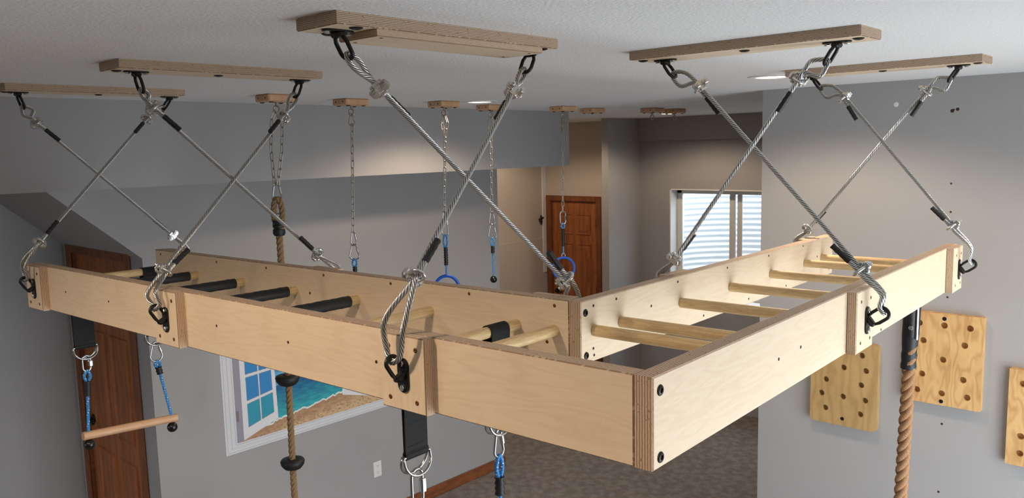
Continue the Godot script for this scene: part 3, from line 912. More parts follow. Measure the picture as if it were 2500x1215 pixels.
func cable(label: String, A: Vector3, wa: Vector3, KA: Vector3, ta: float, ang_a: float, KB: Vector3, ang_b: float, B: Vector3, wb: Vector3, tb: float, out_b: Vector3, tail_a := 0.092, tail_b := 0.092):
	var t := thing("suspension_cable", label, "steel cable", KA, "crossed wire rope cables holding up the monkey bars")
	var d := (KB - KA).normalized()
	var na := toward(KA, d, ang_a)
	var nb := toward(KB, d, ang_b)
	var r := ROPE / 2
	var pts := []
	var da := (KA - A).normalized()
	var db := (KB - B).normalized()
	wa = (wa - da * wa.dot(da)).normalized()
	wb = (wb - db * wb.dot(db)).normalized()
	# keep loop sides on the side where the clamp holds them
	var sa := 1.0 if wa.dot(na) < 0.0 else -1.0
	var sb := 1.0 if wb.dot(nb) < 0.0 else -1.0
	var tip_a := KA + d * tail_a - na * (r * 2.3)
	pts.append(tip_a)
	pts.append(KA + d * 0.030 - na * r * 1.1)
	pts.append(KA - na * r)
	pts.append(KA - d * 0.024 - na * r)
	var mid := A.lerp(KA, 0.42)
	pts.append(mid + wa * sa * ta)
	pts.append(A + da * 0.012 + wa * sa * minf(ta, 0.013))
	pts.append(A - da * 0.001)
	pts.append(A + da * 0.012 - wa * sa * minf(ta, 0.013))
	pts.append(mid - wa * sa * ta)
	pts.append(KA - d * 0.024 + na * r)
	pts.append(KA + na * r)
	pts.append(KA + d * 0.04 + na * r)
	var p0 := KA + d * 0.08 + na * r
	var p1 := KB - d * 0.08 + nb * r
	for i in 9: pts.append(p0.lerp(p1, i / 8.0))
	pts.append(KB - d * 0.04 + nb * r)
	pts.append(KB + nb * r)
	pts.append(KB + d * 0.016 + nb * r)
	mid = B.lerp(KB, 0.45) + out_b * 0.024
	pts.append(mid - wb * sb * tb)
	pts.append(B + db * 0.016 - wb * sb * minf(tb, 0.02))
	pts.append(B - db * 0.001)
	pts.append(B + db * 0.016 + wb * sb * minf(tb, 0.02))
	pts.append(mid + wb * sb * tb)
	pts.append(KB + d * 0.016 - nb * r)
	pts.append(KB - nb * r)
	pts.append(KB - d * 0.030 - nb * r * 1.1)
	var tip_b := KB - d * tail_b - nb * (r * 2.3)
	pts.append(tip_b)
	for i in pts.size(): pts[i] -= KA
	var line := spline(pts, 0.0045)
	var m := MB.new()
	laid(m, line, 6, r * 0.71, r * 0.285, 0.068, 6, -1.0)
	obj("wire_rope", m, M.steel, t)
	var cm := MB.new()
	cm.tube(line, r * 0.52, 6)
	obj("rope_core", cm, M.dark_core, t)
	for e in [0, 1]:
		var seg := []
		var acc := 0.0
		var i := 0 if e == 0 else line.size() - 1
		var st := 1 if e == 0 else -1
		seg.append((line[i] as Vector3) - (line[i + st] - line[i]).normalized() * 0.003)
		while acc < 0.060:
			seg.append(line[i])
			acc += (line[i] as Vector3).distance_to(line[i + st])
			i += st
		var rr := []
		for k in seg.size(): rr.append(r * 1.2 + 0.0005 * sin(k * 1.7))
		var sm := MB.new()
		sm.tube(seg, rr, 12)
		obj("end_sleeve", sm, M.black_tape, t)
	clamp_part(t, Vector3.ZERO, na, d)
	clamp_part(t, KB - KA, nb, d)

# ---------------------------------------------------------------- hanging gear
func torus(m: MB, c: Vector3, x: Vector3, y: Vector3, r: float, sides := 8, k := 24):
	var p := arc(c, x, y, 0.0, 360.0, k)
	p.pop_back()
	m.tube(p, r, sides, true)
var link_mesh: ArrayMesh
func chain_links(parent: Node3D, path: Array, pitch := 0.0375):
	if link_mesh == null:
		var lm := MB.new()
		var p := arc(Vector3(0, 0.0117, 0), Vector3(0.0078, 0, 0), Vector3(0, 0.0078, 0), 0.0, 180.0, 8)
		p.append_array(arc(Vector3(0, -0.0117, 0), Vector3(-0.0078, 0, 0), Vector3(0, -0.0078, 0), 0.0, 180.0, 8))
		lm.tube(p, 0.0026, 7, true)
		link_mesh = lm.mesh()
	var tot := 0.0
	for i in path.size() - 1: tot += (path[i] as Vector3).distance_to(path[i + 1])
	var n := maxi(1, int(round(tot / pitch)))
	var stp := tot / n
	for k in n:
		var s := (k + 0.5) * stp
		var i := 0
		while i < path.size() - 2 and s > (path[i] as Vector3).distance_to(path[i + 1]):
			s -= (path[i] as Vector3).distance_to(path[i + 1]); i += 1
		var d: Vector3 = (path[i + 1] - path[i]).normalized()
		var b := aim(d, Vector3(0.7, 0, 0.7)) * Basis(Vector3.UP, (0.5 if k % 2 == 0 else 0.5 + PI / 2))
		b = b * Basis.from_scale(Vector3(1, stp / 0.0337, 1))
		obj("link", link_mesh, M.chain, parent, (path[i] as Vector3) + d * s, b)
func mount_block(label: String, u0: float, v0: float, eye: bool) -> Vector3:
	var c := P(u0 + 0.075, v0 + 0.063, CEIL - 0.0175)
	var t := thing("ceiling_eye_block", label, "ceiling block", c, "small wooden blocks screwed to the ceiling")
	obj("block", bx(Vector3.ZERO, Vector3(0.15, 0.035, 0.126), 0.006), M.beech_tri, t)
	for q in [[-0.05, -0.04], [0.05, -0.04], [-0.05, 0.04], [0.05, 0.04]]: washer_bolt(t, Vector3(q[0], -0.0175, q[1]), 0.011)
	for q in [[-0.0755, -0.03], [-0.0755, 0.03]]:
		screw(t, Vector3(q[0] + 0.0005, 0.0, q[1]), Vector3.LEFT, 0.004)
	if eye:
		var m := MB.new()
		m.lathe([Vector2(0.0, 0.0), Vector2(0.012, 0.0), Vector2(0.012, -0.003), Vector2(0.005, -0.004), Vector2(0.005, -0.018)], 14, Vector3(0, -0.0175, 0))
		torus(m, Vector3(0, -0.052, 0), Vector3(0.5, 0, 0.5).normalized() * 0.0125, Vector3(0, 0.0175, 0), 0.0042, 8, 20)
		obj("eye_bolt", m, M.chain, t)
	return c + Vector3(0, -0.066, 0)
# pear-shaped snap hook hanging from top, bearing at its bottom; x is its width direction
func carabiner(label: String, top: Vector3, h: float, w: float, x: Vector3, group := "snap hooks on the hanging gear", mt = null, dn := Vector3.DOWN) -> Vector3:
	var t := thing("carabiner", label, "carabiner", top, group)
	var r := 0.0038
	var a := []
	a.append_array(arc(dn * w * 0.32, -x * w * 0.26, -dn * w * 0.30, 0.0, 180.0, 8))
	a.append_array(arc(dn * (h - w * 0.45), x * w * 0.5, dn * w * 0.45, 0.0, 180.0, 10))
	var m := MB.new()
	m.tube(a, r, 8, true)
	obj("hook", m, mt if mt else M.chrome, t)
	var g := MB.new()
	g.tube([dn * (w * 0.5) + x * w * 0.30, dn * (h * 0.55) + x * w * 0.43], r * 1.7, 10)
	obj("gate_sleeve", g, M.zinc, t)
	return top + dn * h
func quick_link(label: String, top: Vector3, h: float, w: float, x: Vector3, group: String) -> Vector3:
	var t := thing("quick_link", label, "quick link", top, group)
	var a := arc(Vector3(0, -w / 2, 0), -x * w / 2, Vector3(0, w / 2, 0), 0.0, 180.0, 10)
	a.append_array(arc(Vector3(0, -h + w / 2, 0), x * w / 2, Vector3(0, -w / 2, 0), 0.0, 180.0, 10))
	var m := MB.new()
	m.tube(a, 0.0042, 8, true)
	obj("body", m, M.chrome, t)
	var g := MB.new()
	g.hexnut(x * w / 2 + Vector3(0, -h * 0.68, 0), Basis.IDENTITY, 0.0088, h * 0.36)
	obj("nut", g, M.chrome, t)
	return top + Vector3(0, -h, 0)
# blue cord: eye loop at the top, black sleeve, straight fall
func cord(parent: Node3D, top: Vector3, sleeve0: float, sleeve1: float, bottom: Vector3, x: Vector3, r := 0.0052, ribs := false):
	var m := MB.new()
	var s0 := top.lerp(bottom, sleeve0)
	var s1 := top.lerp(bottom, sleeve1)
	var d := (bottom - top).normalized()
	var lp := [s0 + x * r * 0.9, top.lerp(s0, 0.55) + x * r * 2.0, top + x * r * 1.3 + d * r * 1.2, top - d * r * 0.4, top - x * r * 1.3 + d * r * 1.2, top.lerp(s0, 0.55) - x * r * 2.0, s0 - x * r * 0.9]
	m.tube(spline(lp, 0.004), r, 9)
	m.tube([s0.lerp(s1, 0.5), s1, s1.lerp(bottom, 0.33), s1.lerp(bottom, 0.66), bottom], r, 9)
	obj("cord", m, M.blue_rope, parent)
	var g := MB.new()
	var k := maxi(6, int(s0.distance_to(s1) / 0.0035))
	var pts := []
	var rr := []
	for i in k + 1:
		pts.append(s0.lerp(s1, float(i) / k))
		rr.append(r * 2.15 + (0.0012 * (1.0 if (i / 2) % 2 == 0 else -1.0) if ribs else 0.0))
	g.tube(pts, rr, 14)
	obj("sleeve", g, M.black_rubber, parent)
func ball(parent, at: Vector3, r: float, called := "ball"):
	var m := MB.new()
	var pr := []
	for i in 13: pr.append(Vector2(sin(PI * i / 12.0) * r, -cos(PI * i / 12.0) * r))
	m.lathe(pr, 22, at)
	obj(called, m, M.black_ball, parent)
# webbing strap looped over a rung, two steel D rings at its foot
func strap(label: String, a: float, b: float, foot: float, wide: float) -> Vector3:
	var at := LP(a, b, 0.08)
	var t := thing("hanging_strap", label, "strap", at, "black webbing straps looped over the rungs")
	var ax := LD(1, 0, 0)
	var side := LD(0, 1, 0)
	var r := 0.0178
	var drop := 0.08 - foot
	var pf := []
	for i in 13:
		var an := PI * i / 12.0
		pf.append(Vector2(cos(an) * r, sin(an) * r))
	pf.append(Vector2(-r * 0.9, -0.03)); pf.append(Vector2(-0.004, -0.07)); pf.append(Vector2(-0.003, -drop + 0.012)); pf.append(Vector2(-0.0062, -drop + 0.006)); pf.append(Vector2(-0.0062, -drop - 0.003)); pf.append(Vector2(0.0, -drop - 0.0085)); pf.append(Vector2(0.0062, -drop - 0.003)); pf.append(Vector2(0.0062, -drop + 0.006)); pf.append(Vector2(0.003, -drop + 0.012)); pf.append(Vector2(0.004, -0.07)); pf.append(Vector2(r * 0.9, -0.03)); pf.append(Vector2(r, 0))
	var m := MB.new()
	var th := 0.0026
	for i in pf.size() - 1:
		var p: Vector2 = pf[i]
		var q: Vector2 = pf[i + 1]
		var e := (q - p).normalized()
		var nn := Vector2(e.y, -e.x) * th * 0.5
		var c := []
		for z in [[p, 1.0], [q, 1.0], [q, -1.0], [p, -1.0]]:
			var f: Vector2 = z[0] + nn * z[1]
			c.append(side * f.x + Vector3.UP * f.y)
		var hw := ax * wide * 0.5
		m.quad(c[0] - hw, c[1] - hw, c[1] + hw, c[0] + hw, side * nn.x + Vector3.UP * nn.y)
		m.quad(c[3] - hw, c[2] - hw, c[2] + hw, c[3] + hw, -(side * nn.x + Vector3.UP * nn.y))
		m.quad(c[0] - hw, c[1] - hw, c[2] - hw, c[3] - hw, -ax)
		m.quad(c[0] + hw, c[1] + hw, c[2] + hw, c[3] + hw, ax)
	obj("webbing", m, M.webbing, t)
	# box stitching
	for yy in [-drop + 0.022, -drop + 0.075]:
		var sm := MB.new()
		sm.tube([side * -0.0048 + Vector3.UP * yy - ax * wide * 0.38, side * -0.0048 + Vector3.UP * (yy + 0.002) + ax * wide * 0.38], 0.0009, 5)
		obj("stitching", sm, M.black_rubber, t)
	for s in [-1.0, 1.0]:
		var dm := MB.new()
		var y: Vector3 = (Vector3.DOWN + side * 0.22 * s).normalized()
		var o: Vector3 = Vector3(0, -drop - 0.001, 0) + side * 0.003 * s
		var hw := wide * 0.5 + 0.006
		var pts := [o - ax * hw, o - ax * hw + y * 0.012]
		pts.append_array(arc(o + y * 0.014, -ax * hw, y * 0.036, 8.0, 172.0, 12))
		pts.append(o + ax * hw + y * 0.012); pts.append(o + ax * hw)
		dm.tube(pts, 0.0036, 8, true)
		obj("d_ring", dm, M.chrome, t)
	return at + Vector3(0, -drop - 0.049, 0)
func trapeze(label: String, top1: Vector3, top2: Vector3, bar1: Vector3, bar2: Vector3, f: Array):
	var t := thing("trapeze_bar", label, "trapeze", (bar1 + bar2) / 2, "")
	var c := (bar1 + bar2) / 2
	var x := (bar2 - bar1).normalized()
	var m := MB.new()
	var ln := bar1.distance_to(bar2) / 2
	m.tube([-x * ln, -x * (ln - 0.002), -x * ln * 0.3, x * ln * 0.3, x * (ln - 0.002), x * ln], [0.0155, 0.0168, 0.0168, 0.0168, 0.0168, 0.0155], 20)
	for i in m.t.size(): m.t[i] = Vector2(m.t[i].y * 2.0, m.t[i].x)
	obj("bar", m, M.beech, t)
	var k := 0
	for q in [[top1, -1.0], [top2, 1.0]]:
		var b: Vector3 = x * q[1] * (ln - 0.022)
		cord(t, q[0] - c, f[k][0], f[k][1], b + Vector3(0, 0.014, 0), x, 0.0058, true)
		ball(t, b + Vector3(0, -0.038, 0), 0.0215)
		k += 1
func climbing_rope_left():
	# doubled chain, snap hook, laid rope with a sleeve and two disc seats
	var e := mount_block("small wooden ceiling block carrying the doubled chain of the knotted climbing rope", 2.042, 3.394, true)
	var ch := thing("chain", "steel chain doubled over to carry the climbing rope with disc seats", "chain", e, "link chains hanging from the ceiling blocks")
	var foot := Vector3(2.104, 2.565, -3.477) - e
	var sd := Vector3(0.68, 0, 0.73) * 0.026
	chain_links(ch, [Vector3(0, 0.004, 0) - sd * 0.35, Vector3(0, -0.03, 0) - sd, foot * 0.5 - sd, foot - sd * 0.3])
	chain_links(ch, [Vector3(0, 0.004, 0) + sd * 0.35, Vector3(0, -0.03, 0) + sd, foot * 0.5 + sd, foot + sd * 0.3])
	var f := carabiner("steel snap hook above the climbing rope's round ring", e + foot + Vector3(0, 0.012, 0), 0.098, 0.046, Vector3(0.68, 0, 0.73))
	var at := f + Vector3(0, 0.006, 0)
	var t := thing("climbing_rope", "brown twisted climbing rope with two round black disc seats", "rope", at)
	var rm := MB.new()
	torus(rm, Vector3(0, -0.028, 0), Vector3(0.68, 0, 0.73) * 0.028, Vector3(0, 0.030, 0), 0.0035)
	obj("ring", rm, M.chrome, t)
	var m := MB.new()
	var x := Vector3(0.68, 0, 0.73)
	var ytop := 2.49 - at.y
	var y1 := 2.35 - at.y
	laid(m, spline([Vector3(0, y1, 0) + x * 0.012, Vector3(0, lerpf(ytop, y1, 0.4), 0) + x * 0.021, Vector3(0, ytop - 0.002, 0) + x * 0.012, Vector3(0, ytop + 0.010, 0), Vector3(0, ytop - 0.002, 0) - x * 0.012, Vector3(0, lerpf(ytop, y1, 0.4), 0) - x * 0.021, Vector3(0, y1, 0) - x * 0.012], 0.006), 3, 0.0072, 0.0078, 0.075, 8)
	laid(m, spline([Vector3(0, y1 + 0.02, 0), Vector3(0.002, 1.6 - at.y, 0), Vector3(-0.004, 1.17 - at.y, 0.003), Vector3(-0.004, 0.45 - at.y, 0.003)], 0.008), 3, 0.0082, 0.0092, 0.085, 8)
	obj("rope", m, M.hemp, t)
	var sm := MB.new()
	sm.lathe([Vector2(0.02, 0.0), Vector2(0.028, -0.001), Vector2(0.028, -0.012), Vector2(0.021, -0.014), Vector2(0.021, -0.021), Vector2(0.029, -0.022), Vector2(0.029, -0.033), Vector2(0.021, -0.035), Vector2(0.021, -0.043), Vector2(0.029, -0.044), Vector2(0.030, -0.062), Vector2(0.024, -0.074), Vector2(0.012, -0.076)], 20, Vector3(0, y1 + 0.045, 0))
	obj("sleeve", sm, M.black_rubber, t)
	for y in [1.605, 1.173, 0.75]:
		var dm := MB.new()
		dm.lathe([Vector2(0.016, 0.018), Vector2(0.022, 0.024), Vector2(0.055, 0.020), Vector2(0.060, 0.012), Vector2(0.056, -0.006), Vector2(0.042, -0.024), Vector2(0.022, -0.032), Vector2(0.014, -0.033)], 28, Vector3(-0.003, y - at.y, 0.002))
		obj("disc_seat", dm, M.black_rubber, t)
func hanging_lines():
	var x := Vector3(0.68, 0, 0.73)
	climbing_rope_left()
	# second block: chain to a short cord
	var e := mount_block("small wooden ceiling block carrying the chain over the double snap hook", 2.551, 3.497, true)
	var c := carabiner("small steel snap hook on the eye bolt over the longest chain", e + Vector3(0, 0.006, 0), 0.062, 0.030, x, "snap hooks on the hanging gear", M.chain)
	var t := thing("chain", "steel chain ending in two linked snap hooks", "chain", c, "link chains hanging from the ceiling blocks")
	var foot := P(2.604, 3.565, 2.285)
	chain_links(t, [Vector3(0, 0.008, 0), foot - c])
	c = carabiner("narrow snap hook above the pear-shaped snap hook of the short black-coiled cord", foot + Vector3(0, 0.006, 0), 0.075, 0.030, x)
	c = carabiner("pear-shaped steel snap hook holding the short black-coiled blue cord", c + Vector3(0, 0.006, 0), 0.085, 0.052, x)
	var g := thing("ball_cord", "short blue cord with black ribbed coil behind the long arm's back rail", "cord", c)
	cord(g, Vector3(0, 0.004, 0), 0.16, 0.38, Vector3(0, -0.26, 0), x, 0.0055, true)
	ball(g, Vector3(0, -0.28, 0), 0.03)
	# third: chain, long hook, blue handle ring
	e = mount_block("small wooden ceiling block with one end lit warm by the recessed light", 3.161, 3.436, true)
	t = thing("chain", "steel chain with a widened top loop above the long snap hook", "chain", e, "link chains hanging from the ceiling blocks")
	foot = P(3.226, 3.515, 2.35)
	var sd := x * 0.016
	chain_links(t, [Vector3(0, 0.004, 0) - sd * 0.3, Vector3(0, -0.035, 0) - sd, Vector3(0, -0.12, 0) - sd * 0.2])
	chain_links(t, [Vector3(0, 0.004, 0) + sd * 0.3, Vector3(0, -0.035, 0) + sd, Vector3(0, -0.12, 0) + sd * 0.2])
	chain_links(t, [Vector3(0, -0.11, 0), foot - e])
	c = carabiner("long steel snap hook above the cord with a long black coil", foot + Vector3(0, 0.006, 0), 0.145, 0.038, x)
	g = thing("ring_cord", "blue cord with a long black coil and blue hand ring behind the rail", "hand ring", c)
	cord(g, Vector3(0, 0.004, 0), 0.30, 0.72, Vector3(0, -0.245, 0), x, 0.0055, true)
	var m := MB.new()
	torus(m, Vector3(0, -0.315, 0), x * 0.072, Vector3(0, 0.075, 0), 0.0095, 12, 36)
	obj("ring", m, M.blue_ring, g)
	# fourth: chain, two hooks, cord and ball
	e = mount_block("small wooden ceiling block directly below the round recessed light", 3.706, 3.587, true)
	c = carabiner("small steel snap hook on the eye bolt over the ball cord's chain", e + Vector3(0, 0.006, 0), 0.085, 0.034, x, "snap hooks on the hanging gear", M.chain)
	t = thing("chain", "steel chain above the cord with the round black ball", "chain", c, "link chains hanging from the ceiling blocks")
	foot = P(3.788, 3.672, 2.30)
	chain_links(t, [Vector3(0, 0.008, 0), foot - c])
	c = carabiner("narrow snap hook on the chain over the ball cord", foot + Vector3(0, 0.006, 0), 0.085, 0.036, x)
	c = carabiner("wide snap hook holding the blue cord with the black ball", c + Vector3(0, 0.006, 0), 0.10, 0.050, x)
	g = thing("ball_cord", "blue cord with short black sleeve and a round black ball", "cord", c)
	cord(g, Vector3(0, 0.004, 0), 0.20, 0.38, Vector3(0, -0.25, 0), x, 0.0058)
	ball(g, Vector3(0, -0.268, 0), 0.0235)
	# fifth: chain, quick link, cord and round blue ring
	e = mount_block("small wooden ceiling block above the chain of the blue ring", 4.34, 3.505, true)
	t = thing("chain", "steel chain bunched at its top, above the blue hand ring", "chain", e, "link chains hanging from the ceiling blocks")
	foot = P(4.411, 3.582, 2.262)
	sd = x * 0.014
	chain_links(t, [Vector3(0, 0.004, 0), foot - e])
	chain_links(t, [Vector3(0, 0.004, 0) + sd, Vector3(0, -0.06, 0) + sd * 1.4, Vector3(0, -0.15, 0) + sd])
	chain_links(t, [Vector3(0, 0.004, 0) - sd, Vector3(0, -0.09, 0) - sd])
	c = quick_link("oval steel quick link above the round blue ring", foot + Vector3(0, 0.004, 0), 0.09, 0.038, x, "quick links with screw gates")
	g = thing("ring_cord", "blue cord in a long black sleeve with a round blue hand ring", "hand ring", c)
	cord(g, Vector3(0, 0.004, 0), 0.16, 0.74, Vector3(0, -0.215, 0), x, 0.0055)
	m = MB.new()
	torus(m, Vector3(0, -0.222, 0), x * 0.012, Vector3(0, 0.018, 0), 0.0028)
	obj("wire_eye", m, M.chrome, g)
	m = MB.new()
	torus(m, Vector3(0, -0.314, 0), x * 0.076, Vector3(0, 0.076, 0), 0.0095, 12, 40)
	obj("ring", m, M.blue_ring, g)
	# bare blocks towards the hall
	mount_block("bare wooden ceiling block without an eye bolt", 4.804, 3.60, false)
	mount_block("small wooden ceiling block with an empty eye bolt before the round light", 5.275, 3.385, true)
	mount_block("small wooden ceiling block with an empty eye bolt overlapping the round light", 5.62, 3.40, true)
func straps_and_trapezes():
	var x := LD(1, 0, 0)
	# far trapeze on the last rung of arm one
	var f1 := strap("wide black strap with steel rings on the long arm's last rung, above the trapeze", 0.155, 2.64, -0.183, 0.078)
	var f2 := strap("black strap on the last rung, mostly hidden behind a bracket block", 0.435, 2.64, -0.183, 0.07)
	var c1 := quick_link("steel quick link between wide strap and trapeze cord", f1 + Vector3(0, 0.010, 0), 0.062, 0.03, x, "quick links with screw gates")
	var c2 := carabiner("steel snap hook holding the trapeze cord below the bracket block", f2 + Vector3(0, 0.012, 0), 0.085, 0.052, x)
	trapeze("wooden trapeze bar on blue cords with black ball ends", c1, c2, LP(0.120, 2.64, -0.540), LP(0.505, 2.64, -0.567), [[0.16, 0.40], [0.10, 0.22]])
	# near pair on a rung by the corner
	f1 = strap("wide black strap with double steel rings hanging below the bracket block next to the corner", 0.107, 0.699, -0.160, 0.07)
	f2 = strap("black strap wrapped over the rung next to the inner corner", 0.402, 0.699, -0.148, 0.07)
	c1 = quick_link("long steel quick link below the double-ringed strap next to the corner", f1 + Vector3(0, 0.010, 0), 0.088, 0.034, x, "quick links with screw gates")
	c2 = carabiner("steel snap hook below the long rail holding a blue cord with black sleeve", f2 + Vector3(0, 0.012, 0), 0.075, 0.036, x)
	trapeze("second wooden trapeze bar hanging low on two blue cords near the frame's corner", c1, c2, LP(0.085, 0.699, -0.62), LP(0.424, 0.699, -0.62), [[0.20, 0.36], [0.16, 0.30]])
func thick_rope():
	var at := LP(2.012, 0.092, 0.08)
	var t := thing("gym_rope", "thick brown twisted gym rope with black taped loop on a rung", "rope", at)
	var dn := Vector3(0, -1, 0)
	var lean := P(0.012, 0.016, 0.0)
	var m := MB.new()
	var p0 := dn * 0.16 + Vector3(0, 0, 0)
	var b := dn * 1.75 + lean * 3.2
	laid(m, spline([p0, p0.lerp(b, 0.3), p0.lerp(b, 0.6), b], 0.012), 3, 0.0118, 0.0128, 0.118, 12)
	obj("rope", m, M.jute, t)
	# taped loop over the rung and taped neck
	var side := LD(1, 0, 0)
	var w := MB.new()
	var top := arc(Vector3.ZERO, side * 0.034, Vector3(0, 0.034, 0), 0.0, 180.0, 10)
	var lp := [dn * 0.24 + side * 0.012, dn * 0.05 + side * 0.033, dn * 0.12 + side * 0.020]
	lp.append_array(top)
	lp.append(dn * 0.05 - side * 0.033)
	lp.append(dn * 0.12 - side * 0.020)
	lp.append(dn * 0.24 - side * 0.012)
	w.tube(spline(lp, 0.01), 0.0175, 12)
	var nk := []
	var nr := []
	for i in 31:
		var s := i / 30.0
		nk.append(dn * lerpf(0.10, 0.365, s) + lean * 0.6 * s)
		nr.append(lerpf(0.029, 0.0264, smoothstep(0.5, 0.72, s)) + 0.0012 * sin(i * 1.35) * smoothstep(0.6, 0.75, s))
	w.tube(nk, nr, 16)
	obj("tape_wrap", w, M.black_tape, t)
	# clamp strip with two bolts, facing the short side
	var f := LD(0, -1, 0)
	var f2 := (f * 0.75 + LD(-1, 0, 0) * 0.65).normalized()
	var sb := MB.new()
	sb.box(dn * 0.165 + f2 * 0.029, Vector3(0.008, 0.17, 0.006), 0.0015, Basis(f2.cross(Vector3.UP).normalized(), Vector3.UP, -f2))
	obj("clamp_strip", sb, M.zinc, t)
	for y in [0.135, 0.205]:
		var nm := MB.new()
		nm.hexnut(dn * y + LD(-1, -0.1, 0) * 0.028, aim(LD(-1, -0.1, 0)), 0.0085, 0.007)
		obj("nut", nm, M.steel, t)
func peg_board(label: String, cv: float, cy: float, hw: float, hh: float, holes: Array, bolts: Array, m: Material, round_r: float):
	var th := 0.035
	var t := thing("peg_board", label, "peg board", P(4.189 - th, cv, cy), "wooden climbing peg boards on the grey wall")
	var body := CSGPolygon3D.new()
	var pg := PackedVector2Array()
	for q in [[1, 1, 0.0], [-1, 1, 90.0], [-1, -1, 180.0], [1, -1, 270.0]]:
		for i in 5:
			var a := deg_to_rad(q[2] + 22.5 * i)
			pg.append(Vector2(q[0] * (hw - round_r) + cos(a) * round_r, q[1] * (hh - round_r) + sin(a) * round_r))
	body.polygon = pg
	body.depth = th
	body.material = m
	body.name = "board"
	t.add_child(body)
	# polygon plane faces the room; depth runs into the wall
	body.transform = Transform3D(Basis(Vector3(0, 0, -1), Vector3.UP, Vector3(1, 0, 0)), Vector3(th, 0, 0))
	for h in holes:
		var c := CSGCylinder3D.new()
		c.name = "peg_hole"
		c.operation = CSGShape3D.OPERATION_SUBTRACTION
		c.radius = 0.0155
		c.height = 0.06
		c.sides = 20
		c.material = m
		body.add_child(c, true)
		c.transform = Transform3D(Basis(Vector3.RIGHT, deg_to_rad(90.0)) , Vector3(h[0], h[1], -0.037))
	for h in bolts:
		var bm := MB.new()
		bm.lathe([Vector2(0.0095, 0.0), Vector2(0.0095, 0.001), Vector2(0.004, 0.0018), Vector2(0.0, 0.001)], 16, P(0, h[0], h[1]), aim(Vector3.LEFT))
		obj("bolt", bm, M.black_iron, t)
func peg_boards():
	var a := [[0, .167], [.11, .167], [-.11, .167], [.09, .083], [-.09, .083], [0, 0], [.09, -.083], [-.09, -.083], [.11, -.165], [-.11, -.165], [0, -.165]]
	var b := [[.09, .163], [-.09, .163], [0, .086], [.112, .086], [-.112, .086], [.09, .008], [-.09, .008], [0, -.069], [.112, -.069], [-.112, -.069], [.09, -.146], [-.09, -.146]]
	peg_board("yellow pine peg board behind the thick gym rope", 1.054, 1.661, 0.168, 0.2235, a, [[0, .2], [0, -.204]], M.pine_tri, 0.004)
	peg_board("darker peg board with rounded corners below the arm's bracket block", 1.519, 1.459, 0.171, 0.2265, b, [[0, .2], [0, -.188]], M.fir_tri, 0.022)
	peg_board("pine peg board only partly in view, beyond the gym rope's board", 0.608, 1.443, 0.168, 0.2245, [[.112, .161], [.112, -.084], [.112, -.165], [.09, .08], [0, .161], [-.112, .161], [0, 0], [-.112, -.165], [0, -.165]], [[0, .2], [0, -.2]], M.pine_tri, 0.003)
func fill_poly(img: Image, pts: Array, c: Color):
	var pp := PackedVector2Array(pts)
	var lo: Vector2 = pp[0]
	var hi: Vector2 = pp[0]
	for p in pp:
		lo = lo.min(p); hi = hi.max(p)
	for y in range(maxi(0, int(lo.y)), mini(img.get_height(), int(hi.y) + 1)):
		for x in range(maxi(0, int(lo.x)), mini(img.get_width(), int(hi.x) + 1)):
			if Geometry2D.is_point_in_polygon(Vector2(x + 0.5, y + 0.5), pp): img.set_pixel(x, y, c)
